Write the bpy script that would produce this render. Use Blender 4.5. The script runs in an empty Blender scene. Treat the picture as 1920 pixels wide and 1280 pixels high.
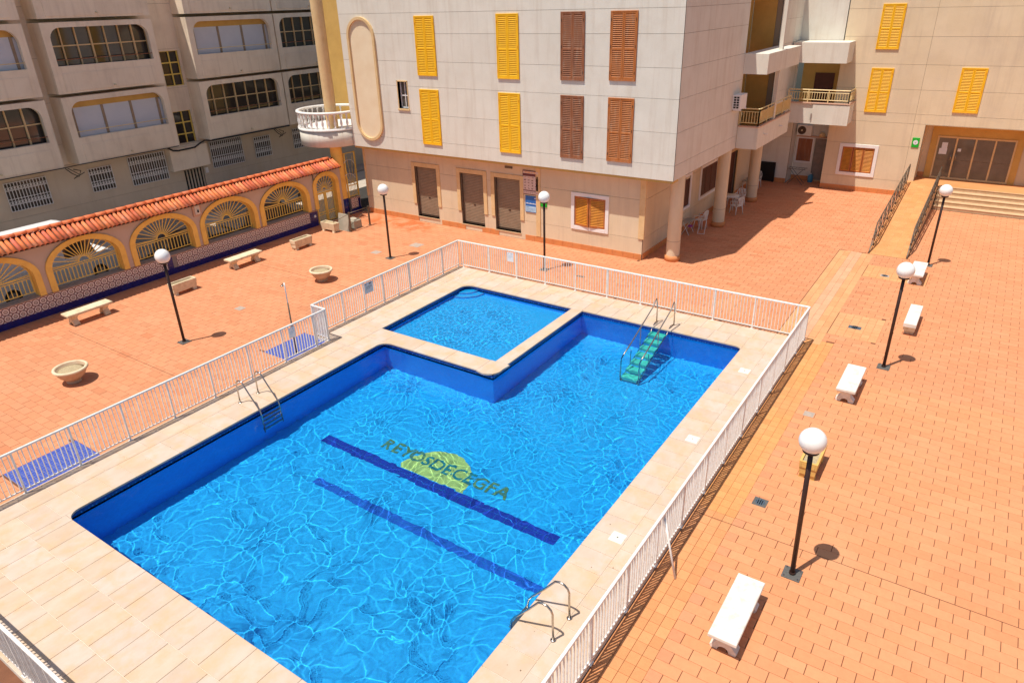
import bpy, math, random
import numpy as np
from mathutils import Vector, Matrix, noise
random.seed(7)
sc = bpy.context.scene
COL = sc.collection
R = math.radians
# ------------------------------------------------------------ camera
CAM_F, PIT, YAW, ROL = 1314.235, 25.965, 34.595, -1.731
cam = bpy.data.cameras.new('camera'); cam.sensor_width = 36; cam.lens = CAM_F*36/1920
cam.clip_start = .1; cam.clip_end = 1000
cam_o = bpy.data.objects.new('camera', cam); COL.objects.link(cam_o)
_p, _y, _r = R(PIT), R(YAW), R(ROL)
fw = Vector((-math.sin(_y)*math.cos(_p), math.cos(_y)*math.cos(_p), -math.sin(_p)))
rt = Vector((math.cos(_y), math.sin(_y), 0)); up = rt.cross(fw)
r2 = rt*math.cos(_r)+up*math.sin(_r); u2 = -rt*math.sin(_r)+up*math.cos(_r)
cam_o.matrix_world = Matrix(((r2.x, u2.x, -fw.x, 0), (r2.y, u2.y, -fw.y, 0), (r2.z, u2.z, -fw.z, 10), (0, 0, 0, 1)))
sc.camera = cam_o
# ------------------------------------------------------------ sky, sun, exposure
SUN_EL, SHADOW_AZ = 70.0, 63.0
w = bpy.data.worlds.new('World'); sc.world = w; w.use_nodes = True
nt = w.node_tree; bg = nt.nodes['Background']
sky = nt.nodes.new('ShaderNodeTexSky'); sky.sky_type = 'NISHITA'; sky.sun_disc = False
sky.sun_elevation = R(SUN_EL)
_sd = Vector((-math.cos(R(SHADOW_AZ)), -math.sin(R(SHADOW_AZ)), 0))
sky.sun_rotation = math.atan2(_sd.x, _sd.y)
sky.dust_density = 1.5; sky.ozone_density = .5; sky.air_density = 1.0
nt.links.new(sky.outputs[0], bg.inputs[0]); bg.inputs[1].default_value = .10
sun = bpy.data.lights.new('sun', 'SUN'); sun.energy = 5.0; sun.angle = R(.5); sun.color = (1, .94, .84)
sun.cycles.is_caustics_light = True
sun_o = bpy.data.objects.new('sun', sun); COL.objects.link(sun_o)
_h = 1/math.tan(R(SUN_EL))
sun_o.rotation_euler = Vector((_h*math.cos(R(SHADOW_AZ)), _h*math.sin(R(SHADOW_AZ)), -1)).to_track_quat('-Z', 'Y').to_euler()
sun_o.location = (0, 0, 30)
sc.view_settings.view_transform = 'Standard'; sc.view_settings.look = 'None'
sc.view_settings.exposure = .0; sc.view_settings.gamma = 1; sc.view_settings.use_curve_mapping = False
sc.cycles.use_denoising = True
sc.cycles.max_bounces = 8; sc.cycles.transmission_bounces = 8; sc.cycles.diffuse_bounces = 4
sc.cycles.sample_clamp_indirect = 8
# ------------------------------------------------------------ materials
MATS = {}
def M(name, c1, c2=None, scale=2.0, rough=.7, bump=0, bscale=30, metal=0, spec=.4, c3=None, scale3=12, amt3=.5, attr=False, stretch=None, extra=None, transmission=0):
    m = bpy.data.materials.new(name); m.use_nodes = True; t = m.node_tree; n = t.nodes; L = t.links
    b = n['Principled BSDF']
    b.inputs['Roughness'].default_value = rough; b.inputs['Metallic'].default_value = metal
    b.inputs['Specular IOR Level'].default_value = spec
    pos = n.new('ShaderNodeNewGeometry').outputs['Position']
    if stretch:
        mp = n.new('ShaderNodeMapping'); mp.inputs['Scale'].default_value = stretch; L.new(pos, mp.inputs[0]); pos2 = mp.outputs[0]
    else: pos2 = pos
    def mix(f, a, bb, mode='MIX'):
        x = n.new('ShaderNodeMix'); x.data_type = 'RGBA'; x.blend_type = mode
        for i, s in ((0, f), (6, a), (7, bb)):
            if isinstance(s, (int, float)): x.inputs[i].default_value = s
            elif isinstance(s, tuple): x.inputs[i].default_value = s+(1,) if len(s) == 3 else s
            else: L.new(s, x.inputs[i])
        return x.outputs[2]
    def nz(sca, det=4, src=None, rgh=.55):
        x = n.new('ShaderNodeTexNoise'); x.inputs['Scale'].default_value = sca; x.inputs['Detail'].default_value = det
        x.inputs['Roughness'].default_value = rgh; L.new(src or pos2, x.inputs['Vector']); return x.outputs['Fac']
    def ramp(src, lo, hi):
        x = n.new('ShaderNodeMapRange'); x.inputs[1].default_value = lo; x.inputs[2].default_value = hi; L.new(src, x.inputs[0]); return x.outputs[0]
    col = c1
    if c2: col = mix(ramp(nz(scale), .35, .68), c1, c2)
    if c3:
        f = n.new('ShaderNodeMath'); f.operation = 'MULTIPLY'; f.inputs[1].default_value = amt3
        L.new(ramp(nz(scale3, 6), .5, .72), f.inputs[0]); col = mix(f.outputs[0], col, c3)
    if attr:
        a = n.new('ShaderNodeAttribute'); a.attribute_name = 'tint'; col = mix(1.0, a.outputs['Color'], col if not isinstance(col, tuple) else col, 'MULTIPLY')
    if extra: col = extra(n, L, pos, mix, nz, ramp, col)
    if isinstance(col, tuple): b.inputs['Base Color'].default_value = col+(1,)
    else: L.new(col, b.inputs['Base Color'])
    if bump:
        bp = n.new('ShaderNodeBump'); bp.inputs['Strength'].default_value = bump; bp.inputs['Distance'].default_value = .01
        L.new(nz(bscale, 5), bp.inputs['Height']); L.new(bp.outputs[0], b.inputs['Normal'])
    MATS[name] = m
    return m

def seg_range(n, L, pos, axis, lo, hi, soft):
    s = n.new('ShaderNodeSeparateXYZ'); L.new(pos, s.inputs[0])
    a = n.new('ShaderNodeMapRange'); a.inputs[1].default_value = lo-soft; a.inputs[2].default_value = lo+soft; L.new(s.outputs[axis], a.inputs[0])
    b = n.new('ShaderNodeMapRange'); b.inputs[1].default_value = hi+soft; b.inputs[2].default_value = hi-soft; L.new(s.outputs[axis], b.inputs[0])
    m = n.new('ShaderNodeMath'); m.operation = 'MULTIPLY'; L.new(a.outputs[0], m.inputs[0]); L.new(b.outputs[0], m.inputs[1])
    return m.outputs[0]
def mul(n, L, *s):
    o = s[0]
    for q in s[1:]:
        m = n.new('ShaderNodeMath'); m.operation = 'MULTIPLY'; L.new(o, m.inputs[0])
        if isinstance(q, (int, float)): m.inputs[1].default_value = q
        else: L.new(q, m.inputs[1])
        o = m.outputs[0]
    return o
def paver_extra(n, L, pos, mix, nz, ramp, col):
    # damp rust-red run-off by the gate wall, worn pale patches, general grime
    st = mul(n, L, seg_range(n, L, pos, 0, -26.3, -22.4, .5), seg_range(n, L, pos, 1, 24.9, 26.6, .35), ramp(nz(1.6, 5, pos), .42, .56))
    col = mix(mul(n, L, st, .9), col, (.56, .13, .028))
    col = mix(mul(n, L, ramp(nz(.55, 6, pos), .52, .75), .35), col, (.66, .34, .18))
    col = mix(mul(n, L, ramp(nz(23, 6, pos, .7), .60, .78), .4), col, (.28, .12, .06))
    col = mix(mul(n, L, ramp(nz(.22, 6, pos, .65), .50, .72), .28), col, (.45, .20, .10))
    dx = mul(n, L, ramp(nz(2.3, 7, pos, .7), .6, .74), .22)
    return mix(dx, col, (.50, .22, .10))
M('terracotta', (1, 1, 1), (.93, .92, .92), scale=9, rough=.75, bump=.25, bscale=60, attr=True, extra=paver_extra)
M('paver_joint', (.20, .08, .04), (.15, .06, .03), scale=3, rough=.9, bump=.3)
M('skirting', (.66, .26, .085), (.58, .21, .07), scale=3, rough=.6, c3=(.70, .40, .22), scale3=6, amt3=.3)
def deck_extra(n, L, pos, mix, nz, ramp, col):
    col = mix(mul(n, L, ramp(nz(1.9, 6, pos, .65), .46, .66), .8), col, (.60, .40, .235))
    col = mix(mul(n, L, ramp(nz(38, 3, pos), .6, .75), .3), col, (.48, .33, .20))
    return mix(mul(n, L, ramp(nz(.35, 3, pos), .55, .7), .3), col, (.62, .53, .42))
M('limestone', (.60, .475, .385), (.55, .42, .315), scale=4, rough=.8, bump=.18, bscale=80, attr=True, extra=deck_extra, stretch=(1, .45, 1))
M('deck_joint', (.78, .70, .60), (.70, .61, .50), scale=6, rough=.9)
M('coping_edge', (.42, .36, .28), (.30, .26, .2), scale=5, rough=.85)
def mosaic_extra(n, L, pos, mix, nz, ramp, col):
    br = n.new('ShaderNodeTexVoronoi'); br.inputs['Scale'].default_value = 20; br.distance = 'CHEBYCHEV'; br.inputs['Randomness'].default_value = 0
    L.new(pos, br.inputs['Vector'])
    h = n.new('ShaderNodeTexWhiteNoise'); L.new(br.outputs['Position'], h.inputs[0])
    return mix(mul(n, L, h.outputs['Value'], .26), col, (.0, .14, .55))
M('pool_wall_mosaic', (.001, .36, .93), (.001, .31, .88), scale=1.2, rough=.35, extra=mosaic_extra)
M('pool_floor_mosaic', (.010, .46, .94), (.006, .42, .90), scale=.7, rough=.45, extra=mosaic_extra)
M('waterline_dark', (.006, .03, .20), (.01, .05, .28), scale=8, rough=.3)
M('waterline_pale', (.10, .28, .62), rough=.3)
M('lane_blue', (.006, .045, .42), (.004, .035, .34), scale=6, rough=.4)
M('lane_mid', (.010, .13, .62), (.008, .11, .55), scale=6, rough=.4)
M('emblem_yellow', (.42, .62, .19), (.34, .56, .19), scale=7, rough=.4)
M('letter_teal', (.01, .22, .26), (.01, .18, .24), scale=9, rough=.4)
M('letter_green', (.10, .22, .08), (.03, .20, .22), scale=14, rough=.4)
M('white_paint', (.84, .83, .81), (.77, .75, .72), scale=7, rough=.4, c3=(.55, .40, .28), scale3=11, amt3=.4)
M('steel', (.55, .5, .44), (.45, .40, .35), scale=9, rough=.22, metal=1)
M('dark_steel', (.10, .07, .05), (.07, .05, .04), scale=9, rough=.45, metal=.4)
M('rail_brown', (.20, .155, .115), (.13, .10, .075), scale=8, rough=.5, metal=.5)
M('lamp_brown', (.045, .018, .012), (.03, .014, .01), scale=8, rough=.4)
M('globe', (.88, .88, .87), (.80, .79, .76), scale=4, rough=.18, spec=.5)
M('iron_grey', (.13, .12, .11), (.09, .09, .085), scale=20, rough=.6, bump=.3)
M('drain_blue', (.05, .09, .14), (.12, .14, .16), scale=30, rough=.5)
M('cover_grey', (.46, .36, .29), (.38, .31, .26), scale=10, rough=.7)
M('cast_stone', (.76, .64, .45), (.66, .53, .35), scale=4, rough=.85, bump=.4, bscale=50, c3=(.36, .27, .14), scale3=5, amt3=.45)
M('cast_white', (.80, .75, .68), (.70, .65, .58), scale=3, rough=.85, bump=.4, bscale=60, c3=(.48, .42, .33), scale3=7, amt3=.55)
M('cast_yellow', (.68, .44, .12), (.60, .38, .12), scale=4, rough=.85, bump=.4, c3=(.40, .24, .08), scale3=6, amt3=.4)
M('bowl_clay', (.58, .42, .28), (.48, .33, .21), scale=5, rough=.9, bump=.3, c3=(.55, .25, .12), scale3=4, amt3=.45)
M('soil', (.50, .40, .24), (.36, .28, .17), scale=25, rough=.95, bump=.8, bscale=60)
def wall_extra(n, L, pos, mix, nz, ramp, col):
    mp = n.new('ShaderNodeMapping'); mp.inputs['Scale'].default_value = (1.6, 1.6, .12); L.new(pos, mp.inputs[0])
    col = mix(mul(n, L, ramp(nz(2.2, 6, mp.outputs[0], .65), .50, .74), .34), col, (.46, .35, .25))
    col = mix(mul(n, L, ramp(nz(.9, 5, pos, .6), .5, .7), .22), col, (.58, .47, .37))
    oi = n.new('ShaderNodeObjectInfo'); col = mix(mul(n, L, oi.outputs['Random'], .13), col, (.50, .42, .35))
    return mix(mul(n, L, ramp(nz(70, 2, pos), .55, .7), .14), col, (.38, .32, .27))
M('facade_concrete', (.77, .735, .65), (.715, .68, .595), scale=1.1, rough=.85, bump=.15, bscale=120, extra=wall_extra)
M('facade_lower', (.76, .625, .43), (.70, .565, .375), scale=1.0, rough=.85, bump=.15, bscale=120, extra=wall_extra)
M('groove', (.30, .24, .18), rough=.9)
M('trim_cream', (.74, .53, .28), (.68, .47, .23), scale=3, rough=.75, c3=(.55, .36, .17), scale3=5, amt3=.3)
M('niche_cream', (.82, .68, .48), (.78, .62, .42), scale=2, rough=.75)
M('render_ochre', (.66, .41, .12), (.60, .36, .10), scale=2, rough=.8, c3=(.50, .30, .1), scale3=3, amt3=.3)
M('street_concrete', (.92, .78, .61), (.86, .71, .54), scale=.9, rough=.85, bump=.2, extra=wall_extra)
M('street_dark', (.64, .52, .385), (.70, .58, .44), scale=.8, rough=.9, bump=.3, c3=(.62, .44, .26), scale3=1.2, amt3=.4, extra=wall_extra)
M('plaster_mauve', (.56, .44, .36), (.60, .47, .385), scale=1.5, rough=.85, bump=.15)
M('arch_yellow', (.95, .60, .14), (.90, .55, .12), scale=2, rough=.7, c3=(.55, .30, .08), scale3=4, amt3=.3)
M('grille_yellow', (.86, .64, .16), (.80, .58, .13), scale=5, rough=.5)
M('roof_tile', (.80, .185, .055), (.68, .145, .045), scale=6, rough=.7, bump=.2, c3=(.50, .30, .2), scale3=5, amt3=.4, attr=True)
M('roof_dark', (.14, .07, .04), rough=.9)
M('ledge_grey', (.38, .30, .26), (.28, .25, .22), scale=4, rough=.85)
M('cap_pink', (.62, .38, .27), (.55, .33, .23), scale=5, rough=.7)
M('tile_blue', (.010, .012, .13), (.014, .02, .19), scale=5, rough=.18, spec=.5)
M('tray_tile', (.05, .085, .40), (.07, .12, .46), scale=15, rough=.45, c3=(.26, .33, .62), scale3=30, amt3=.4)
M('tray_joint', (.22, .24, .40), rough=.8)
def azulejo():
    m = bpy.data.materials.new('azulejo'); m.use_nodes = True; t = m.node_tree; n = t.nodes; L = t.links; b = n['Principled BSDF']
    tc = n.new('ShaderNodeTexCoord'); s = n.new('ShaderNodeSeparateXYZ'); L.new(tc.outputs['Object'], s.inputs[0])
    c = n.new('ShaderNodeCombineXYZ'); L.new(s.outputs[1], c.inputs[0]); L.new(s.outputs[2], c.inputs[1])
    ln = n.new('ShaderNodeVectorMath'); ln.operation = 'LENGTH'; L.new(c.outputs[0], ln.inputs[0])
    cr = n.new('ShaderNodeValToRGB'); cr.color_ramp.interpolation = 'LINEAR'
    mr = n.new('ShaderNodeMapRange'); mr.inputs[1].default_value = 0; mr.inputs[2].default_value = .17; L.new(ln.outputs['Value'], mr.inputs[0])
    W_, D_, G_ = (.84, .74, .69, 1), (.17, .075, .08, 1), (.34, .25, .19, 1)
    el = cr.color_ramp.elements; el[0].position = 0; el[0].color = W_; el[1].position = .14; el[1].color = G_
    for p_, c_ in ((.22, W_), (.28, D_), (.40, G_), (.44, W_), (.62, W_), (.67, D_), (.83, D_), (.88, W_)):
        e = el.new(p_); e.color = c_
    L.new(mr.outputs[0], cr.inputs[0]); L.new(cr.outputs[0], b.inputs['Base Color']); b.inputs['Roughness'].default_value = .3
    MATS['azulejo'] = m
azulejo()
M('shutter_yellow', (.94, .53, .012), (.89, .47, .012), scale=5, rough=.5)
M('shutter_brown', (.33, .12, .05), (.26, .095, .045), scale=6, rough=.55, c3=(.42, .27, .19), scale3=7, amt3=.5, stretch=(1, 1, .2))
M('shutter_russet', (.50, .165, .04), (.40, .125, .03), scale=6, rough=.5, c3=(.55, .35, .22), scale3=9, amt3=.35, stretch=(1, 1, .2))
M('wood_orange', (.78, .30, .02), (.62, .22, .02), scale=5, rough=.45, stretch=(1, 1, .3))
M('wood_dark', (.12, .035, .02), (.09, .03, .018), scale=5, rough=.5)
M('frame_white', (.84, .81, .79), (.80, .77, .75), scale=4, rough=.5)
M('roller_brown', (.34, .25, .17), (.29, .21, .14), scale=4, rough=.5, c3=(.5, .40, .30), scale3=8, amt3=.3)
M('blind_white', (.66, .68, .74), (.62, .64, .71), scale=2, rough=.5)
M('glass_dark', (.035, .03, .028), (.05, .042, .035), scale=2, rough=.06, spec=.8)
M('glass_grey', (.14, .12, .10), (.10, .085, .07), scale=2, rough=.1, spec=.7)
M('black_cable', (.02, .02, .02), rough=.6)
M('rail_cream', (.80, .62, .30), (.74, .56, .26), scale=4, rough=.5)
M('panel_yellow', (.66, .47, .15), (.60, .42, .13), scale=3, rough=.5)
M('plastic_white', (.80, .79, .74), (.72, .71, .66), scale=6, rough=.4)
M('plastic_green', (.16, .19, .10), rough=.6)
M('plastic_blue', (.06, .26, .42), (.05, .22, .38), scale=8, rough=.35)
M('black_matt', (.010, .010, .011), rough=.5)
M('step_teal', (.05, .64, .54), (.06, .58, .50), scale=8, rough=.4)
M('sign_green', (.01, .42, .03), rough=.4)
M('sign_blue', (.015, .12, .42), (.02, .16, .5), scale=5, rough=.4)
M('sign_lightblue', (.35, .58, .78), (.45, .62, .78), scale=14, rough=.4)
M('sign_pink', (.70, .55, .50), (.62, .47, .42), scale=16, rough=.5)
M('sign_brown', (.14, .04, .05), rough=.5)
M('sign_orange', (.72, .40, .2), rough=.5)
M('sign_print', (.22, .12, .11), rough=.5)
M('sign_paper', (.74, .76, .80), rough=.5)
M('paper_blueish', (.46, .54, .64), rough=.5)
M('car_white', (.78, .78, .78), rough=.25, spec=.6)
M('car_dark', (.03, .03, .035), rough=.2, spec=.6)
M('car_grey', (.30, .30, .31), rough=.25, metal=.5)
M('tyre', (.02, .02, .02), rough=.8)
M('dark_asphalt', (.05, .045, .04), (.04, .036, .032), scale=3, rough=.9, bump=.4, bscale=90)
M('street_bounce', (.52, .45, .38), (.46, .40, .33), scale=3, rough=.9, bump=.4, bscale=90)  # road colour lightened on purpose, to bounce sunlight onto the building opposite
M('earth', (.24, .19, .13), (.2, .16, .11), scale=1, rough=.95)
M('step_cream', (.62, .42, .25), (.55, .36, .20), scale=4, rough=.8, c3=(.5, .3, .14), scale3=5, amt3=.4)
M('ramp_orange', (.68, .30, .115), (.62, .26, .095), scale=1.4, rough=.8, bump=.2, attr=True, c3=(.60, .22, .05), scale3=1.0, amt3=.35)
M('grey_board', (.42, .38, .30), (.35, .32, .25), scale=4, rough=.8)
M('magenta', (.45, .05, .35), rough=.5)
# water
def water_mat():
    m = bpy.data.materials.new('water'); m.use_nodes = True; t = m.node_tree; t.nodes.clear()
    o = t.nodes.new('ShaderNodeOutputMaterial'); g = t.nodes.new('ShaderNodeBsdfRefraction')
    g.inputs['Roughness'].default_value = 0; g.inputs['IOR'].default_value = 1.333; g.inputs['Color'].default_value = (.93, 1, 1, 1)
    s = t.nodes.new('ShaderNodeBsdfGlossy'); s.inputs['Roughness'].default_value = 0
    f = t.nodes.new('ShaderNodeFresnel'); f.inputs['IOR'].default_value = 1.16
    x = t.nodes.new('ShaderNodeMixShader'); t.links.new(f.outputs[0], x.inputs[0]); t.links.new(g.outputs[0], x.inputs[1]); t.links.new(s.outputs[0], x.inputs[2])
    t.links.new(x.outputs[0], o.inputs[0]); MATS['water'] = m
water_mat()

# ------------------------------------------------------------ mesh builder
class MB:
    def __init__(s): s.v = []; s.f = []; s.m = []; s.sm = []; s.t = []; s.cur = 0; s.tint = (1, 1, 1); s.smooth = False
    def face(s, idx): s.f.append(tuple(idx)); s.m.append(s.cur); s.sm.append(s.smooth); s.t.append(s.tint)
    def add(s, vs, fs):
        o = len(s.v); s.v += [tuple(p) for p in vs]
        for f in fs: s.face([o+i for i in f])
    def box(s, x0, x1, y0, y1, z0, z1, nobottom=False):
        if x0 > x1: x0, x1 = x1, x0
        if y0 > y1: y0, y1 = y1, y0
        if z0 > z1: z0, z1 = z1, z0
        fs = [(4, 5, 6, 7), (0, 1, 5, 4), (1, 2, 6, 5), (2, 3, 7, 6), (3, 0, 4, 7)]
        if not nobottom: fs.append((3, 2, 1, 0))
        s.add([(x0, y0, z0), (x1, y0, z0), (x1, y1, z0), (x0, y1, z0), (x0, y0, z1), (x1, y0, z1), (x1, y1, z1), (x0, y1, z1)], fs)
    def bev(s, x0, x1, y0, y1, z0, z1, b=.01):
        # box with a chamfered top edge
        s.add([(x0, y0, z0), (x1, y0, z0), (x1, y1, z0), (x0, y1, z0), (x0, y0, z1-b), (x1, y0, z1-b), (x1, y1, z1-b), (x0, y1, z1-b),
               (x0+b, y0+b, z1), (x1-b, y0+b, z1), (x1-b, y1-b, z1), (x0+b, y1-b, z1)],
              [(0, 1, 5, 4), (1, 2, 6, 5), (2, 3, 7, 6), (3, 0, 4, 7), (4, 5, 9, 8), (5, 6, 10, 9), (6, 7, 11, 10), (7, 4, 8, 11), (8, 9, 10, 11), (3, 2, 1, 0)])
    def cyl(s, p0, p1, r0, r1=None, n=8, caps=True):
        s.tube([p0, p1], [r0, r1 if r1 is not None else r0], n, caps)
    def tube(s, pts, rr, n=8, caps=True):
        pts = [Vector(p) for p in pts]
        if not isinstance(rr, (list, tuple)): rr = [rr]*len(pts)
        o = len(s.v); sm = s.smooth; s.smooth = n > 5
        pa = None
        for i, p in enumerate(pts):
            d = (pts[min(i+1, len(pts)-1)]-pts[max(i-1, 0)]).normalized()
            if pa is None: pa = d.orthogonal().normalized() if abs(d.z) < .9 else (Vector((1, 0, 0))-d*d.x).normalized()
            else: pa = (pa-d*pa.dot(d)).normalized()
            b = d.cross(pa)
            for k in range(n):
                a = 2*math.pi*(k+.5)/n; s.v.append(tuple(p+(pa*math.cos(a)+b*math.sin(a))*rr[i]))
        for i in range(len(pts)-1):
            for k in range(n):
                a = o+i*n+k; b_ = o+i*n+(k+1) % n; s.face((a, b_, b_+n, a+n))
        s.smooth = False
        if caps:
            s.face([o+k for k in range(n)][::-1]); s.face([o+(len(pts)-1)*n+k for k in range(n)])
        s.smooth = sm
    def lathe(s, cx, cy, prof, n=24, smooth=True, caps=True):
        o = len(s.v); sm = s.smooth; s.smooth = smooth
        for r, z in prof:
            for k in range(n):
                a = 2*math.pi*k/n; s.v.append((cx+r*math.cos(a), cy+r*math.sin(a), z))
        for i in range(len(prof)-1):
            for k in range(n):
                a = o+i*n+k; b = o+i*n+(k+1) % n; s.face((a, b, b+n, a+n))
        s.smooth = False
        if caps and prof[0][0] > 1e-4: s.face([o+k for k in range(n)][::-1])
        if caps and prof[-1][0] > 1e-4: s.face([o+(len(prof)-1)*n+k for k in range(n)])
        s.smooth = sm
    def prism(s, poly, fmap, d0, d1):
        # poly: 2D ccw list, fmap(a,b,d)->xyz ; extruded d0..d1 (convex polygons)
        n = len(poly); o = len(s.v)
        for d in (d0, d1):
            for a, b in poly: s.v.append(tuple(fmap(a, b, d)))
        s.face([o+i for i in range(n)][::-1]); s.face([o+n+i for i in range(n)])
        for i in range(n): s.face((o+i, o+(i+1) % n, o+n+(i+1) % n, o+n+i))
    def strip(s, inner, outer, fmap, d0, d1):
        # ring-like strip between two polylines, extruded
        o = len(s.v); n = len(inner)
        for d in (d0, d1):
            for a, b in inner: s.v.append(tuple(fmap(a, b, d)))
            for a, b in outer: s.v.append(tuple(fmap(a, b, d)))
        for i in range(n-1):
            a, b, c, e = o+i, o+i+1, o+n+i+1, o+n+i; k = 2*n
            s.face((a, b, c, e)); s.face((e+k, c+k, b+k, a+k)); s.face((a, a+k, b+k, b)); s.face((e, c, c+k, e+k))
        for i in (0, n-1):
            a, e = o+i, o+n+i; k = 2*n; s.face((a, e, e+k, a+k))
def build(name, mb, mats, parent=None, origin=None, fixn=False):
    if isinstance(mats, str): mats = [mats]
    base = Vector((0, 0, 0))
    if parent is not None: base = Vector(parent['_w'])
    if origin is None: origin = base
    origin = Vector(origin)
    me = bpy.data.meshes.new(name)
    vs = np.array(mb.v, dtype=np.float64)-np.array(origin)
    me.from_pydata(vs.tolist(), [], mb.f)
    for q in mats: me.materials.append(MATS[q])
    me.polygons.foreach_set('material_index', mb.m)
    me.polygons.foreach_set('use_smooth', mb.sm)
    if any(getattr(MATS[q], 'name', '') in ('terracotta', 'limestone', 'roof_tile', 'ramp_orange') for q in mats):
        a = me.attributes.new('tint', 'FLOAT_COLOR', 'FACE')
        c = np.ones((len(mb.f), 4), dtype=np.float32); c[:, :3] = np.array(mb.t, dtype=np.float32); a.data.foreach_set('color', c.ravel())
    if fixn:
        import bmesh
        bm = bmesh.new(); bm.from_mesh(me); bmesh.ops.recalc_face_normals(bm, faces=bm.faces); bm.to_mesh(me); bm.free()
    me.update()
    o = bpy.data.objects.new(name, me); COL.objects.link(o)
    o.location = origin-base
    if parent is not None: o.parent = parent
    o['_w'] = tuple(origin)
    return o
def thing(name, label, cat, loc, group=None, rotz=0):
    o = bpy.data.objects.new(name, None); COL.objects.link(o); o.location = loc; o.rotation_euler[2] = rotz
    o.empty_display_size = .2
    o['label'] = label; o['category'] = cat; o['_w'] = tuple(loc) if not rotz else (0, 0, 0)
    if group: o['group'] = group
    return o
def lthing(name, label, cat, loc, group=None, rotz=0):
    # children are modelled in local coordinates
    o = thing(name, label, cat, loc, group, rotz); o['_w'] = (0, 0, 0); return o
def tag(o, label, cat, group=None):
    o['label'] = label; o['category'] = cat
    if group: o['group'] = group
    return o
def struct(name, mb, mats, fixn=False, origin=(0, 0, 0)):
    o = build(name, mb, mats, None, origin, fixn); o['kind'] = 'structure'; return o
def inst(src, parent, loc):
    o = src.copy(); COL.objects.link(o); o.parent = parent; o.location = loc; return o
def copy_thing(root, loc, label, rotz=None, group=None):
    r = root.copy(); COL.objects.link(r); r.location = loc; r['label'] = label
    if rotz is not None: r.rotation_euler[2] = rotz
    if group: r['group'] = group
    for ch in list(root.children):
        c = ch.copy(); COL.objects.link(c); c.parent = r
        for g in list(ch.children):
            d = g.copy(); COL.objects.link(d); d.parent = c
    return r
def pix(p):
    d = Vector(p)-Vector((0, 0, 10)); z = d.dot(fw)
    if z < .3: return None
    return 960+CAM_F*d.dot(r2)/z, 640-CAM_F*d.dot(u2)/z, z
def shown(p):
    q = pix(p)
    if q is None or not (-10 < q[0] < 1930 and -10 < q[1] < 1290): return 1e9+(q[2] if q else 0)
    return q[2]
def pieces(parent, name, items, mat, cap=300, zero=None):
    # items: (x0,x1,y0,y1,z0,z1,tint) ; the 300 nearest in view become parts, the rest one stuff mesh
    items = sorted(items, key=lambda b: shown(((b[0]+b[1])/2, (b[2]+b[3])/2, b[5])))
    for b in items[:cap]:
        mb = MB(); mb.tint = b[6]; mb.bev(*b[:6], b=.004); build(name, mb, mat, parent, origin=((b[0]+b[1])/2, (b[2]+b[3])/2, b[5]))
    rest = items[cap:]
    if rest:
        mb = MB()
        for b in rest:
            mb.tint = b[6]; mb.box(*b[:6], nobottom=True)
        o = build(name+'_field', mb, mat, parent); o['kind'] = 'stuff'
# ============================================================ ground, plaza, deck, pool
ZP = -.12
g = MB()
for r in ((-60, -28.3, -20, 70), (-28.3, -17, -20, 70), (-3.9, 60, -20, 70), (-17, -3.9, -20, 2.1), (-17, -3.9, 21.6, 70)):
    g.box(r[0], r[1], r[2], r[3], -.6, -.24)
ground = struct('ground', g, 'earth')
g = MB(); g.box(-37, -28.31, -12, 60, -.3, -.16); struct('street', g, 'street_bounce')
g = MB(); g.box(-31.9, -28.31, -12, 60, -.2, -.155); struct('parking_strip', g, 'dark_asphalt')
g = MB(); g.box(-36.6, -35.3, -12, 60, -.15, -.04); struct('street_pavement', g, 'cover_grey')
XL, XR, YN, YF, XE, YM = -15.30, -5.21, 4.55, 20.24, -10.89, 14.74
SL, SR, SN, SF = -16.08, -11.33, 15.48, 20.26
g = MB()
for r in ((-27.95, -17.3, -2, 26.5), (-3.8, 14, -2, 42.9), (-17.3, -3.8, -2, 2.1), (-17.3, -3.8, 21.7, 26.5), (-11.5, -3.8, 26.5, 42.9), (-11.5, -7.8, 42.9, 44.3)):
    g.box(*r, -.235, ZP-.012)
plaza = struct('plaza', g, 'paver_joint')
EXC = [(-16.99, -3.7, -2.5, 13.9), (-17.66, -3.7, 13.9, 21.86), (-18.36, -16.9, 12.3, 14.02), (-18.42, -16.9, 4.5, 6.3),
       (-60, -11.46, 26.46, 60), (-60, -9.8, 43, 60), (-7.86, 60, 42.79, 60), (-60, 60, 44.2, 60), (-3.52, -1.98, 31.9, 60), (-1.99, 14, 40.68, 60),
       (-60, -27.91, -60, 60)]
BAND = (-3.7, -2.86, -2.5, 22.2); STRIP = (-4.60, -3.24, 21.9, 31.9); PAT1 = (-3.22, -1.76, 22.9, 24.9); PAT2 = (-3.22, -1.0, 29.0, 30.5)
def clip(t, exc):
    x0, x1, y0, y1 = t
    for e in exc:
        if x0 < e[1] and x1 > e[0] and y0 < e[3] and y1 > e[2]:
            c = [(x0, min(x1, e[0]), y0, y1), (max(x0, e[1]), x1, y0, y1), (x0, x1, y0, min(y1, e[2])), (x0, x1, max(y0, e[3]), y1)]
            c = max(c, key=lambda q: max(0, q[1]-q[0])*max(0, q[3]-q[2]))
            x0, x1, y0, y1 = c
            if x1-x0 < .04 or y1-y0 < .04: return None
    return x0, x1, y0, y1
rnd = random.Random(3)
def tcol(base, v=.09, hv=.05):
    k = 1+rnd.uniform(-v, v); h = rnd.uniform(-hv, hv)
    return (base[0]*k, base[1]*k*(1+h), base[2]*k*(1+h*1.6))
tiles = []
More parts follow.
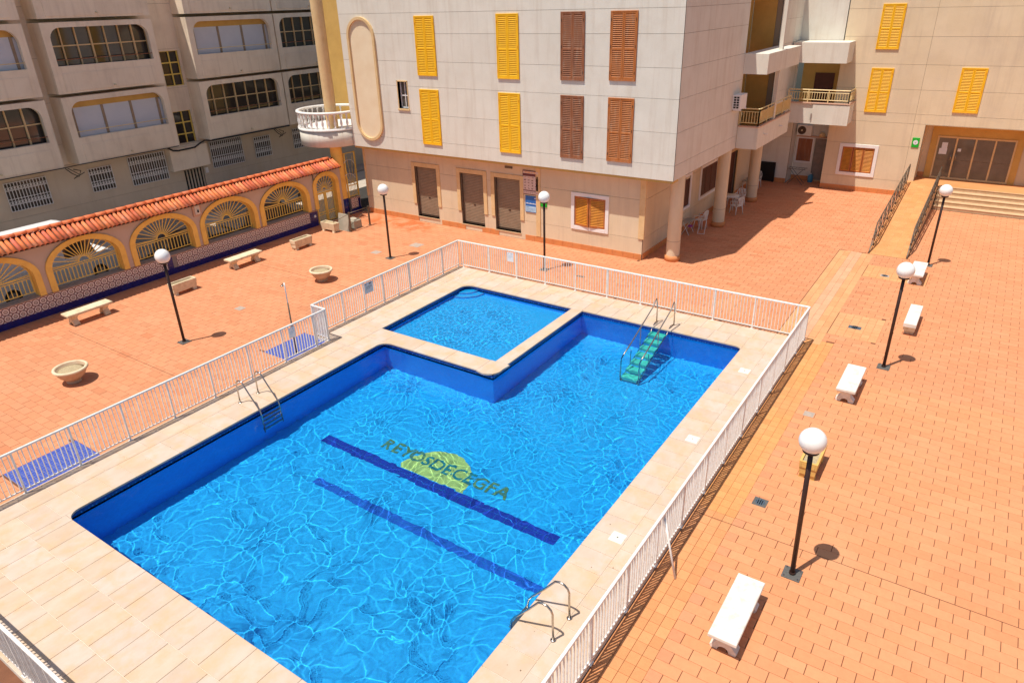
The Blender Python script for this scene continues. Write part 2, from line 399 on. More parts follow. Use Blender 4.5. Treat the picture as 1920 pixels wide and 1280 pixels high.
def region(x0, x1, y0, y1, px, py, off, base, exc, gx=.012, gy=.006, v=.09, colf=None):
    j = 0; y = y0
    while y < y1-.02:
        x = x0-(off*px if j % 2 else 0)
        while x < x1-.02:
            c = clip((x+gx/2, x+px-gx/2, y+gy/2, y+py-gy/2), exc+[(-99, x0, -99, 99), (x1, 99, -99, 99), (-99, 99, y1, 99)])
            if c:
                dz = rnd.uniform(-.0015, .0015); b = colf(x, y) if colf else base
                tiles.append((*c, ZP-.03, ZP+dz, tcol(b, v)))
            x += px
        y += py; j += 1
TER = (.64, .262, .128); TER2 = (.67, .285, .130); BANDC = (.67, .300, .105); STR = (.68, .330, .150)
def main_col(x, y):
    if x > -2.9: return TER2 if y < 20 else (.655, .27, .128)
    if rnd.random() < .04: return (.58, .225, .105)
    return TER
region(-28.028, 14, -2, 44.2, .484, .248, .5, TER, EXC+[BAND, STRIP, PAT1, PAT2], colf=main_col, v=.045)
region(BAND[0], BAND[1], BAND[2], BAND[3], .21, .252, 0, BANDC, [], gx=.006, gy=.006, colf=lambda x, y: BANDC if y > 12.2 else (.66,.285,.115), v=.08)
def strip_col(x, y): return (.68, .36, .21) if -4.16 < x < -3.7 else STR
region(STRIP[0], STRIP[1], STRIP[2], STRIP[3], .227, .49, 0, STR, [], gx=.006, gy=.006, colf=strip_col, v=.06)
region(*PAT1, .243, .25, 0, STR, [], gx=.006, v=.06); region(*PAT2, .245, .25, 0, (.69, .33, .14), [], gx=.006, v=.06)
pieces(plaza, 'paver', tiles, 'terracotta', cap=300)
# expansion joints of the plaza
g = MB()
for x0, x1, y0, y1 in ((-25.8, -19.0, 9.775, 9.79), (-27.8, -19.0, 17.86, 17.87), (-3.7, 6, 12.13, 12.142), (-4.62, -4.60, 21.9, 32)):
    g.box(x0, x1, y0, y1, ZP-.02, ZP+.0032)
build('expansion_joint', g, 'paver_joint', plaza)
# ---------- deck
g = MB()
for r in ((-16.96, XL-.03, 2.0, 13.88), (-17.62, SL-.03, 13.88, 21.8), (SL-.03, XL-.03, 13.88, SN-.03), (XL-.03, XE-.03, YM+.03, SN-.03), (SR+.03, XE-.03, SN-.03, SF+.03),
          (SL-.03, SR+.03, SF+.03, 21.8), (SR+.03, XR+.03, SF+.03, 21.8), (XR+.03, -3.71, YN-.03, 21.8), (XL-.03, -3.71, 2.0, YN-.03)):
    g.box(*r, -.3, -.012)
deck = struct('pool_deck', g, 'deck_joint')
slabs = []
def srow(x0, x1, y0, y1, pitch, axis, off=0, gap=.009):
    a0, a1 = (x0, x1) if axis == 'x' else (y0, y1)
    a = a0+off-(pitch if off > 0 else 0)
    while a < a1-.03:
        b0, b1 = max(a0, a), min(a1, a+pitch)
        if a1-b1 < .12: b1 = a1
        if b1-b0 > .05:
            k = rnd.uniform(.95, 1.04); h = rnd.choice((0, 0, 0, .05, -.05)); t = (k, k*(1-h*.4), k*(1-h*1.3))
            dz = rnd.uniform(-.0012, .0012)
            if axis == 'x': slabs.append((b0+gap/2, b1-gap/2, y0+gap/2, y1-gap/2, -.045, dz, t))
            else: slabs.append((x0+gap/2, x1-gap/2, b0+gap/2, b1-gap/2, -.045, dz, t))
        a = b1 if b1 < a1 else a1
    return
P = .572
srow(-16.18, XL, 2.0, 13.88, P, 'y', .2); srow(-16.98, -16.18, 2.0, 13.88, P, 'y', .48)
srow(-16.89, SL, 13.88, 20.3, P, 'y', .1); srow(-17.64, -16.89, 13.88, 21.05, P, 'y', .38)
srow(SL, XL, 13.88, YM, P, 'y', .3); srow(SL, XL-.02, YM, SN, 1.2, 'x')
srow(XL-.02, -11.5, YM, SN, 1.27, 'x'); srow(SR, XE, SN+.02, 20.26, 1.16, 'y')
srow(-16.89, -3.7, 20.26, 21.05, P, 'x', .25); srow(-17.64, -3.7, 21.05, 21.82, P, 'x', .5)
srow(XR, -4.465, YN, 20.26, P, 'y', .1); srow(-4.465, -3.7, 2.0, 20.26, P, 'y', .1)
srow(XL, XR, 3.765, YN, P, 'x', .3); srow(XL, -4.465, 2.95, 3.765, P, 'x', .02); srow(XL, -4.465, 2.0, 2.95, P, 'x', .3); srow(XR, -4.465, 3.765, YN, .75, 'x')
pieces(deck, 'slab', slabs, 'limestone', cap=300)
# rounded corner slab of the peninsula and small fillets in the inner corners
g = MB(); ca, cb = -11.24, 15.06; arc = [(ca+.42*math.cos(a), cb+.40*math.sin(a)) for a in [R(-90+15*k) for k in range(8)]]
poly = [(-11.49, SN), (-11.49, YM-.02)]+arc+[(XE+.09, SN+.01)]
g.prism(poly, lambda a, b, d: (a, b, d), -.05, .003); build('corner_slab', g, 'limestone', deck, fixn=True)
def fillet(cx, cy, sx, sy, r=.28):
    g = MB(); pts = [(cx, cy)]+[(cx+sx*r*(1-math.cos(a)) if 1 else 0, cy+sy*r*(1-math.sin(a))) for a in [R(90*k/6) for k in range(7)]]
    for i in range(1, len(pts)-1):
        g.prism([pts[0], pts[i], pts[i+1]], lambda a, b, d: (a, b, d), -.046, -.002)
    build('corner_slab', g, 'limestone', deck, fixn=True)
fillet(XL, YN, 1, 1); fillet(XL, YM, 1, -1, .34); fillet(SL, SF, 1, -1, .4); fillet(XR, YF+.02, -1, -1, .2); fillet(XR, YN, -1, 1)
for y in (18.76, 14.59, 10.37):
    g = MB(); g.bev(-4.81, -4.51, y-.15, y+.15, -.02, .006, .004); l = build('skimmer_lid', g, 'cast_white', deck)
    g = MB(); g.cyl((-4.66, y, .004), (-4.66, y, .009), .018, n=10); build('lifting_hole', g, 'iron_grey', l)
g = MB(); rr = random.Random(5)
for k in range(60):
    x = rr.choice([rr.uniform(-16.8, -15.5), rr.uniform(-5, -3.9), rr.uniform(-17.4, -16.3)]); y = rr.uniform(14.5, 21) if x < -16.2 else rr.uniform(5, 20)
    s = rr.uniform(.008, .02); g.box(x, x+s, y, y+s*rr.uniform(.5, 1.6), .0, .004)
o = build('leaf_litter', g, 'roof_dark', deck); o['kind'] = 'stuff'
# ---------- basins
FD, SFD, WL = -1.9, -.5, -.14
def caus(o): o.cycles.is_caustics_receiver = True; return o
g = MB(); e = .03
L_ = [(XL-e, YN-e), (XR+e, YN-e), (XR+e, YF+e), (XE-e, YF+e), (XE-e, YM+e), (XL-e, YM+e)]
for i in range(6):
    a, b = L_[i], L_[(i+1) % 6]; g.add([(a[0], a[1], FD), (b[0], b[1], FD), (b[0], b[1], -.012), (a[0], a[1], -.012)], [(3, 2, 1, 0)])
g.cur = 1
g.add([(XL-e, YN-e, FD), (XR+e, YN-e, FD), (XR+e, YM+e, FD), (XL-e, YM+e, FD)], [(0, 1, 2, 3)])
g.add([(XE-e, YM+e, FD), (XR+e, YM+e, FD), (XR+e, YF+e, FD), (XE-e, YF+e, FD)], [(0, 1, 2, 3)])
basin = caus(struct('pool_basin', g, ['pool_wall_mosaic', 'pool_floor_mosaic']))
g = MB(); S_ = [(SL-e, SN-e), (SR+e, SN-e), (SR+e, SF+e), (SL-e, SF+e)]
for i in range(4):
    a, b = S_[i], S_[(i+1) % 4]; g.add([(a[0], a[1], SFD), (b[0], b[1], SFD), (b[0], b[1], -.012), (a[0], a[1], -.012)], [(3, 2, 1, 0)])
g.cur = 1; g.add([(*q, SFD) for q in S_], [(0, 1, 2, 3)])
sbasin = caus(struct('paddling_pool_basin', g, ['pool_wall_mosaic', 'pool_floor_mosaic']))
def waterline(poly, par):
    g = MB(); r = random.Random(8)
    n = len(poly)
    for i in range(n):
        a, b = Vector(poly[i]), Vector(poly[(i+1) % n]); d = (b-a); ln = d.length; d /= ln; nn = Vector((-d.y, d.x))
        def q(s, z, o): p = a+d*s+nn*o; return (p.x, p.y, z)
        g.cur = 0; g.add([q(0, -.19, .006), q(ln, -.19, .006), q(ln, -.05, .006), q(0, -.05, .006)], [(3, 2, 1, 0)])
        g.cur = 1; k = 0; s = .02
        while s < ln-.06:
            z0 = -.185 if k % 2 else -.165
            g.add([q(s, z0, .009), q(s+.035, z0, .009), q(s+.035, -.135 if k % 3 else -.12, .009), q(s, -.135 if k % 3 else -.12, .009)], [(3, 2, 1, 0)])
            s += .085 if k % 5 else .13; k += 1
    o = caus(build('waterline_tiles', g, ['waterline_dark', 'waterline_pale'], par)); o['kind'] = 'stuff'
waterline(L_, basin); waterline(S_, sbasin)
# lane stripes, emblem, lettering on the floor
def flat(name, poly, z, mt, par=basin):
    g = MB(); g.prism(poly, lambda a, b, d: (a, b, d), z-.003, z); return caus(build(name, g, mt, par, fixn=True))
def stripe(x0, x1, y0, y1, mt, z=FD+.006):
    g = MB(); s = .0; n = int((x1-x0)/.28)
    for i in range(n):
        a, b = x0+(x1-x0)*i/n, x0+(x1-x0)*(i+1)/n
        g.box(a+.003, b-.003, y0, (y0+y1)/2-.003, z-.004, z); g.box(a+.003, b-.003, (y0+y1)/2+.003, y1, z-.004, z)
    return caus(build('lane_stripe', g, mt, basin))
stripe(-14.0, -6.33, 10.60, 10.93, 'lane_blue'); stripe(-12.8, -5.6, 9.20, 9.44, 'lane_mid')
pts = [(-10.3+1.04*math.cos(a), 11.02+1.10*math.sin(a)) for a in [R(180*k/20) for k in range(21)]]
flat('sun_emblem', [(-10.3-.98, 10.95), (-10.3+1.1, 10.95)]+pts, FD+.007, 'emblem_yellow')
def text(name, s, mt, size, mat4, par, extr=.002, origin=None, align='CENTER'):
    cu = bpy.data.curves.new(name, 'FONT'); cu.body = s; cu.size = size; cu.extrude = extr; cu.offset = .014; cu.align_x = align; cu.align_y = 'CENTER'; cu.resolution_u = 3
    ob = bpy.data.objects.new('t', cu); COL.objects.link(ob)
    dg = bpy.context.evaluated_depsgraph_get(); me = bpy.data.meshes.new_from_object(ob.evaluated_get(dg))
    bpy.data.objects.remove(ob); bpy.data.curves.remove(cu)
    me.transform(mat4); g = MB(); g.v = [tuple(v.co) for v in me.vertices]; g.f = [tuple(p.vertices) for p in me.polygons]
    k = len(g.f); g.m = [0]*k; g.sm = [False]*k; g.t = [(1, 1, 1)]*k
    bpy.data.meshes.remove(me)
    return build(name, g, mt, par, fixn=True)
for i, ch in enumerate('REYOSDECEGFA'):
    x = -12.22+.352*i
    mm = Matrix.Translation((x, 11.48, FD+.013))@Matrix.Diagonal((.98, 1.05, 1, 1))
    caus(text('floor_letter', ch, 'letter_teal' if 4 <= i <= 8 else 'letter_green', .56, mm, basin, .0025))
# paddling pool corner steps (quarter rounds)
for k, (r, z) in enumerate(((.85, -.36), (.55, -.24))):
    g = MB(); pp = [(SL-.02, SF+.02)]+[(SL-.02+r*math.cos(a), SF+.02-r*math.sin(a)) for a in [R(90*i/10) for i in range(11)]]
    g.prism(pp, lambda a, b, d: (a, b, d), SFD, z); g.cur = 1
    g.strip([(SL-.02+(r-.03)*math.cos(R(9*i)), SF+.02-(r-.03)*math.sin(R(9*i))) for i in range(11)], [(SL-.02+(r+.004)*math.cos(R(9*i)), SF+.02-(r+.004)*math.sin(R(9*i))) for i in range(11)], lambda a, b, d: (a, b, d), z-.02, z+.003)
    caus(build('corner_step', g, ['pool_floor_mosaic', 'waterline_pale'], sbasin, fixn=True))
for k, (r, z) in enumerate(((.42, -.34), (.28, -.22))):
    g = MB(); cx_, cy_ = SL+.42, SN-.02
    pp = [(cx_+r*math.cos(a), cy_+r*math.sin(a)) for a in [R(180*i/14) for i in range(15)]]
    g.prism(pp, lambda a, b, d: (a, b, d), SFD, z); caus(build('round_step', g, 'pool_floor_mosaic', sbasin, fixn=True))
# ---------- water surfaces (real waves: the light web on the floor is their refraction of the sun)
def worley(x, y, cell, seed):
    """distance to the nearest border of a jittered cell pattern, in metres"""
    gx, gy = np.floor(x/cell).astype(np.int64), np.floor(y/cell).astype(np.int64)
    def h(i, j, k):
        v = (i*374761393+j*668265263+k*2147483647+seed*1274126177) & 0xffffffff
        v = ((v ^ (v >> 13))*1274126177) & 0xffffffff; v = v ^ (v >> 16)
        return (v & 0xffff)/65535.0
    f1 = np.full(x.shape, 1e9); p1x = np.zeros(x.shape); p1y = np.zeros(x.shape); C = []
    for i in (-2, -1, 0, 1, 2):
        for j in (-2, -1, 0, 1, 2):
            px, py = (gx+i+h(gx+i, gy+j, 1))*cell, (gy+j+h(gx+i, gy+j, 2))*cell
            d = (px-x)**2+(py-y)**2; m = d < f1; f1 = np.where(m, d, f1); p1x = np.where(m, px, p1x); p1y = np.where(m, py, p1y); C.append((px, py))
    e = np.full(x.shape, 1e9)
    for px, py in C:
        dx, dy = px-p1x, py-p1y; ln = np.sqrt(dx*dx+dy*dy); ok = ln > 1e-6; ln = np.where(ok, ln, 1)
        dd = ((px+p1x)/2-x)*dx/ln+((py+p1y)/2-y)*dy/ln
        e = np.where(ok, np.minimum(e, dd), e)
    return e
def waves(x, y, k0, seed, n=14):
    r = np.random.RandomState(seed); o = np.zeros(x.shape)
    for _ in range(n):
        a = r.uniform(0, 2*np.pi); k = k0*r.uniform(.6, 1.5); o += np.sin(k*(x*np.cos(a)+y*np.sin(a))+r.uniform(0, 6.28))
    return o/np.sqrt(n/2)
def water(name, inside, x0, x1, y0, y1, st, hf):
    nx, ny = int((x1-x0)/st), int((y1-y0)/st)
    X, Y = np.meshgrid(np.linspace(x0, x1, nx+1), np.linspace(y0, y1, ny+1)); Z = WL+hf(X, Y)
    ok = inside(X, Y); idx = np.full(ok.shape, -1); idx[ok] = np.arange(ok.sum())
    v = np.stack([X[ok], Y[ok], Z[ok]], 1).astype(np.float32)
    q = np.stack([idx[:-1, :-1], idx[:-1, 1:], idx[1:, 1:], idx[1:, :-1]], -1).reshape(-1, 4); q = q[(q >= 0).all(1)]
    me = bpy.data.meshes.new(name); me.vertices.add(len(v)); me.vertices.foreach_set('co', v.ravel())
    me.loops.add(q.size); me.loops.foreach_set('vertex_index', q.ravel().astype(np.int32)); me.polygons.add(len(q))
    me.polygons.foreach_set('loop_start', np.arange(0, q.size, 4, dtype=np.int32)); me.polygons.foreach_set('use_smooth', np.ones(len(q), dtype=bool))
    me.update(calc_edges=True); me.materials.append(MATS['water'])
    o = bpy.data.objects.new(name, me); COL.objects.link(o); o['kind'] = 'structure'; o.cycles.is_caustics_caster = True
    return o
def crest(D, s, L, e):
    """crest line: sharp over e, then slopes that fade out over L (bright line below, quiet cell inside)"""
    q = np.sqrt(D*D+e*e)-e
    return s*L*np.exp(-q/L)
def hbig(x, y):
    wx, wy = x+.10*waves(x, y, 3.0, 1)+.03*waves(x, y, 9, 2), y+.10*waves(x, y, 3.0, 3)+.03*waves(x, y, 9, 4)
    near = np.clip((12.5-y)/5, 0, 1); m = np.clip(.5+.4*waves(x, y, 1.1, 5), 0, 1); m2 = np.clip(.5+.5*waves(x, y, 2.3, 8), 0, 1)
    h = crest(worley(wx, wy, .70, 11), .054, .15, .019)*(.3+.7*near)*(.5+.5*m)
    h += crest(worley(wx*1.03, wy, .38, 12), .038, .075, .017)*(1-.6*near*m)*(.45+.55*m2)
    h += crest(worley(wx, wy*1.02, .24, 13), .020, .05, .015)*(1-.75*near)*(1-.6*m)
    return h+.0007*waves(x, y, 7, 6)+.0020*waves(x, y, 3.2, 7)
water('pool_water', lambda x, y: (y < YM+.075) | (x > XE-.075), XL-.029, XR+.029, YN-.029, YF+.029, .017, hbig)
def hsm(x, y):
    wx, wy = x+.04*waves(x, y, 6, 21), y+.04*waves(x, y, 6, 22)
    m = np.clip(1.3-((x+14)**2+(y-17.6)**2)/5.5, .2, 1)
    return (crest(worley(wx, wy, .25, 23), .30, .055, .030)*.8+.0008*waves(x, y, 26, 24))*m+.0014*waves(x, y, 6, 25)
water('paddling_pool_water', lambda x, y: x > -99, SL-.029, SR+.029, SN-.029, SF+.029, .012, hsm)
# ============================================================ pool fence
def mesh_of(fn, mats, name):
    g = MB(); fn(g); o = build(name, g, mats); me = o.data; bpy.data.objects.remove(o); return me
PICK = mesh_of(lambda g: g.box(-.008, .008, -.016, .016, 0, 1.02), 'white_paint', 'picket')
POST = mesh_of(lambda g: (g.box(-.021, .021, -.021, .021, 0, 1.12), g.box(-.055, .055, -.035, .035, 0, .008)), 'white_paint', 'post')
def link(me, name, parent, loc, rotz=0):
    o = bpy.data.objects.new(name, me); COL.objects.link(o); o.parent = parent; o.location = loc; o.rotation_euler[2] = rotz; return o
def fence(label, p0, p1, posts, pitch=.105, zb=0.0):
    p0, p1 = Vector(p0), Vector(p1); d = p1-p0; ln = d.length; d /= ln; rot = math.atan2(d.y, d.x)
    t = lthing('pool_fence', label, 'fence', (p0.x, p0.y, zb), 'white railings round the pool deck', rot)
    g = MB(); g.bev(-.02, ln+.02, -.027, .027, 1.10, 1.145, .008); build('top_rail', g, 'white_paint', t)
    g = MB(); g.box(0, ln, -.014, .014, .085, .115); build('bottom_rail', g, 'white_paint', t)
    k = 0; s = pitch
    while s < ln-.03:
        if all(abs(s-q) > .035 for q in posts):
            q = link(PICK, 'picket', t, (s, 0, .10)); q.rotation_euler = (random.uniform(-.006, .006), random.uniform(-.011, .011), random.uniform(-.15, .15))
        s += pitch
    for q in posts:
        if 0 <= q <= ln: link(POST, 'post', t, (q, 0, 0))
    return t
f1 = fence('near left run of white pool railing, beside the two blue shower trays', (-16.93, 2.06), (-16.93, 13.87), [0]+[5.72-2.06+1.27*k for k in range(-2, 7)]+[11.8])
f2 = fence('short white railing return at the notch above the larger blue tray', (-17.59, 13.89), (-16.95, 13.89), [0, .62], pitch=.062)
f3 = fence('far left run of white pool railing with a small grey notice, beside the paddling pool', (-17.59, 13.92), (-17.59, 21.75), [q-13.92 for q in (15.21, 16.25, 17.24, 18.01, 18.69, 19.72, 20.7)]+[7.8])
f4 = fence('back run of white pool railing, facing the shuttered shop fronts', (-17.57, 21.78), (-3.72, 21.78), [.2+1.335*k for k in range(0, 11)])
f5 = fence('right run of white pool railing, alongside the row of stone benches', (-3.69, 2.06), (-3.69, 21.76), [.02, 19.68]+[1.33*k for k in range(1, 15)])
f6 = fence('nearest run of white pool railing across the bottom of the deck', (-16.9, 2.05), (-3.72, 2.05), [1.33*k for k in range(0, 10)])
# stay of the right run
g = MB(); g.tube([(7.98, -.42, -.115), (8.25, 0, 1.05)], .024, 6); build('brace', g, 'white_paint', f5)
def notice(label, x, y, z, wd, ht, axis, mats=('sign_paper', 'paper_blueish')):
    g = MB()
    if axis == 'x': g.box(x-.006, x, y-wd/2, y+wd/2, z-ht/2, z+ht/2)
    else: g.box(x-wd/2, x+wd/2, y, y+.006, z-ht/2, z+ht/2)
    o = build('notice', g, mats[0], None, (x, y, z)); tag(o, label, 'notice')
    g = MB()
    for k, (a, b, c, d_) in enumerate(((-.35, .3, .10, .12), (.05, .3, .25, .12), (-.35, .12, .7, .03), (-.35, .02, .7, .03), (-.35, -.1, .5, .03))):
        if axis == 'x': g.box(x, x+.002, y+a*wd, y+(a+c)*wd, z+b*ht, z+(b+d_)*ht)
        else: g.box(x+a*wd, x+(a+c)*wd, y-.002, y, z+b*ht, z+(b+d_)*ht)
    build('print', g, mats[1], o)
notice('faded blue-grey notice hanging on the far left pool railing', -17.555, 16.5, .86, .42, .40, 'x', ('paper_blueish', 'iron_grey'))
notice('small white notice with blue marks on the back railing', -14.95, 21.735, .86, .30, .38, 'y')
notice('grey notice wired to the near left railing beside the shower pole', -16.895, 12.45, .88, .26, .34, 'x', ('sign_paper', 'paper_blueish'))

# ============================================================ lamps
def lamp(label, x, y, bx=None, by=None):
    t = lthing('lamp_post', label, 'lamp post', (x, y, ZP), 'globe lamp posts around the plaza')
    tx, ty = (bx-x if bx is not None else 0), (by-y if by is not None else 0)
    g = MB(); g.bev(-.17, .17, -.17, .17, .0, .02, .004); b = build('base_plate', g, 'iron_grey', t)
    for sx in (-.13, .13):
        for sy in (-.13, .13):
            g = MB(); g.cyl((sx, sy, .02), (sx, sy, .045), .014, n=6); build('bolt', g, 'steel', b)
    g = MB(); g.tube([(0, 0, .02), (tx*.93, ty*.93, 2.84)], .046, 10); g.tube([(0, 0, .02), (0, 0, .07)], .062, 10); build('pole', g, 'lamp_brown', t)
    g = MB(); g.lathe(tx, ty, [(.05, 2.78), (.14, 2.82), (.15, 2.85), (.10, 2.86)], 16); build('collar', g, 'lamp_brown', t)
    g = MB(); cz = 3.05
    g.lathe(tx, ty, [(.235*math.sin(R(a)), cz-.235*math.cos(R(a))) for a in (24, 36, 50, 64, 78, 90, 102, 116, 130, 145, 158, 170, 180)], 28); build('globe', g, 'globe', t)
lamp('globe lamp on the left plaza, near the blue-tiled wall and first trough', -21.35, 11.40)
lamp('globe lamp beyond the railing corner, near the gate in the arcade', -21.12, 21.35)
lamp('globe lamp behind the back railing, in front of the green sign', -14.42, 23.45)
lamp('nearest and largest globe lamp on the right, in front of the yellow trough', -1.42, 11.35, -1.50, 11.35)
lamp('globe lamp on the right beside the low white box bench', -1.30, 21.30)
lamp('farthest globe lamp on the right, beside the ramp railing', -1.20, 31.53)

# ============================================================ benches and troughs
def bench_parts(t, m):
    g = MB(); g.bev(-.245, .245, -.82, .82, .385, .45, .012); g.bev(-.225, .225, -.80, .80, .355, .385, .004); build('seat', g, m, t)
    for sy in (-1, 1):
        g = MB(); y0, y1 = sy*.56-.10, sy*.56+.10
        fm = lambda a, b, d: (a, d, b)
        right = [(.215, 0), (.235, .05), (.19, .10), (.12, .19), (.125, .26), (.21, .33), (.215, .356)]
        arch = [(.10*math.cos(R(a)), .0+.10*math.sin(R(a))) for a in (0, 22, 45, 67, 90)]
        rows = list(zip(right, [(.10, 0), (.092, .045), (.07, .075), (.035, .095), (0, .10), (0, .2), (0, .356)]))
        for sx in (-1, 1):
            for (o1, i1), (o2, i2) in zip(rows, rows[1:]):
                g.prism([(sx*i1[0], i1[1]), (sx*o1[0], o1[1]), (sx*o2[0], o2[1]), (sx*i2[0], i2[1])], fm, y0, y1)
        build('leg', g, m, t, fixn=True)
def bench(label, x, y, m='cast_stone'):
    t = lthing('stone_bench', label, 'bench', (x, y, ZP), 'cast stone benches on the plaza'); bench_parts(t, m); return t
bench('weathered stone bench at the far left, against the blue-skirted tile wall', -26.25, 10.78)
bench('stone bench by the tile wall, second bench from the left edge, between two troughs', -26.18, 17.52)
bench('white-topped stone bench on the right, just left of the middle globe lamp pole', -1.88, 19.28, 'cast_white')
bench('white-topped stone bench half hidden by a globe, by the foot of the ramp', -1.40, 29.65, 'cast_white')
bench('nearest white-topped stone bench, cut by the bottom, left of the nearest lamp', -1.95, 9.55, 'cast_white')
def trough(label, x, y, m='cast_stone', ln=1.04, rot=0, wd=.37):
    t = lthing('stone_trough', label, 'planter', (x, y, ZP), 'stone planter troughs on the plaza', rot)
    a, b = wd/2, ln/2; g = MB()
    z0, z1 = .12, .46
    sec = [(-a+.03, z0), (a-.03, z0), (a, z1), (a-.045, z1), (a-.05, z1-.05), (-a+.05, z1-.05), (-a+.045, z1), (-a, z1)]
    quads = [([(-a+.03, z0), (a-.03, z0), (a-.012, .3), (-a+.012, .3)], -b+.02, b-.02)]
    for pl, y0, y1 in quads: g.prism(pl, lambda p, q, d: (p, d, q), y0, y1)
    g.prism([(-a+.012, .3), (-a+.055, .3), (-a+.05, z1), (-a, z1)], lambda p, q, d: (p, d, q), -b, b)
    g.prism([(a-.055, .3), (a-.012, .3), (a, z1), (a-.05, z1)], lambda p, q, d: (p, d, q), -b, b)
    g.box(-a+.05, a-.05, -b, -b+.05, .3, z1); g.box(-a+.05, a-.05, b-.05, b, .3, z1)
    build('trough_body', g, m, t, fixn=True)
    g = MB(); g.box(-a+.05, a-.05, -b+.05, b-.05, .29, z1-.055); build('soil', g, 'soil', t)
    for s in (-1, 1):
        g = MB(); yy = s*(b-.12)
        g.prism([(-a+.02, 0), (-.06, 0), (-.05, .05), (-.02, .075), (.02, .075), (.05, .05), (.06, 0), (a-.02, 0), (a-.04, .125), (-a+.04, .125)][:3]+[(-a+.04, .125)], lambda p, q, d: (p, d, q), yy-.07, yy+.07)
        g.prism([(.06, 0), (a-.02, 0), (a-.04, .125), (.05, .05)], lambda p, q, d: (p, d, q), yy-.07, yy+.07)
        g.prism([(-.05, .05), (.05, .05), (a-.04, .121), (-a+.04, .121)], lambda p, q, d: (p, d, q), yy-.068, yy+.068)
        build('foot', g, m, t, fixn=True)
    return t
trough('stone trough with dry soil behind the left lamp pole', -25.63, 14.20)
trough('stone trough standing clear of the wall, between the left bowl and the gate', -25.83, 20.44)
trough('pale stone trough set crosswise in front of the yellow gate', -26.58, 22.92, rot=R(90), ln=.95)
trough('yellowish stone trough under the nearest globe lamp', -1.92, 15.05, 'cast_yellow', wd=.40)
t = lthing('box_bench', 'low white box-shaped bench between two globe lamps on the right', 'bench', (-1.0, 24.85, ZP))
g = MB(); g.bev(-.185, .185, -.90, .90, .31, .44, .012); build('seat', g, 'cast_white', t)
g = MB(); g.bev(-.17, .17, -.86, .86, .18, .309, .004); build('seat_base', g, 'cast_stone', t)
for s in (-.55, .55):
    g = MB(); g.box(-.14, .14, s-.12, s+.12, 0, .18); build('leg', g, 'cast_stone', t)
def bowl(label, x, y, rr=.46):
    t = lthing('planter_bowl', label, 'planter', (x, y, ZP), 'round clay planter bowls'); k = rr/.46
    g = MB(); g.lathe(0, 0, [(.20*k, 0), (.21*k, .04), (.17*k, .07), (.24*k, .12), (.34*k, .22), (.42*k, .36), (.45*k, .44), (.46*k, .475), (.45*k, .485), (.40*k, .485), (.385*k, .45), (.36*k, .38), (.0001, .38)], 32); build('bowl', g, 'bowl_clay', t)
    g = MB(); g.lathe(0, 0, [(.478*k, .43), (.485*k, .455), (.47*k, .492), (.41*k, .494), (.395*k, .462)], 32, caps=False); build('rim', g, 'cast_stone', t)
    g = MB(); n = 10; rd = random.Random(int(x*10))
    prof = []
    g.lathe(0, 0, [(.375*k, .40), (.25*k, .415), (.12*k, .405), (.0001, .42)], 20); build('soil', g, 'soil', t)
bowl('clay bowl planter in the middle of the left plaza, beyond the shower pole', -21.67, 17.88, .45)
bowl('nearer clay bowl planter at the left edge of the plaza', -21.80, 7.97, .47)

# ============================================================ shower trays and pole
def tray(label, x0, x1, y0, y1, cut=False):
    t = thing('shower_tray', label, 'shower tray', (x0, y0, ZP))
    g = MB(); g.box(x0, x1, y0, y1, ZP-.05, ZP+.004); build('tray_bed', g, 'tray_joint', t)
    s = .118; y = y0+.01
    while y < y1-.03:
        x = x0+.01
        while x < x1-.03:
            if not (cut and (x-x0) < .35 and (y-y0) < .0):
                g = MB(); a, b = min(x+s-.012, x1-.005), min(y+s-.012, y1-.005)
                g.bev(x, a, y, b, ZP, ZP+.012+random.uniform(0, .002), .002); build('tile', g, 'tray_tile', t, origin=(x, y, ZP))
            x += s
        y += s
    return t
tray('larger blue mosaic shower tray with the pole, by the railing notch', -18.34, -17.00, 12.3, 14.0)
tray('blue mosaic shower tray at the left edge behind the near railing', -18.40, -17.00, 4.55, 6.29)
t = lthing('shower_pole', 'thin shower pole, white above and brown below, in the blue tray', 'shower', (-17.32, 12.8, ZP))
g = MB(); g.tube([(0, 0, .02), (0, 0, 1.78)], .024, 8); build('lower_pole', g, 'rail_brown', t)
g = MB(); g.tube([(0, 0, 1.78), (0, 0, 2.35), (-.03, .02, 2.44)], .019, 8); build('upper_pole', g, 'white_paint', t)
g = MB(); g.tube([(0, 0, 2.36), (-.10, .0, 2.40), (-.13, 0, 2.34)], .016, 6); g.lathe(-.13, 0, [(.05, 2.31), (.045, 2.335), (.015, 2.35)], 12); build('shower_head', g, 'steel', t)
g = MB(); g.cyl((.0, -.07, .95), (0, .07, .95), .016, n=6); g.cyl((0, 0, .93), (0, 0, .98), .034, n=8); build('tap', g, 'steel', t)
g = MB(); g.bev(-.08, .08, -.08, .08, 0.012, .03, .004); build('base_plate', g, 'iron_grey', t)

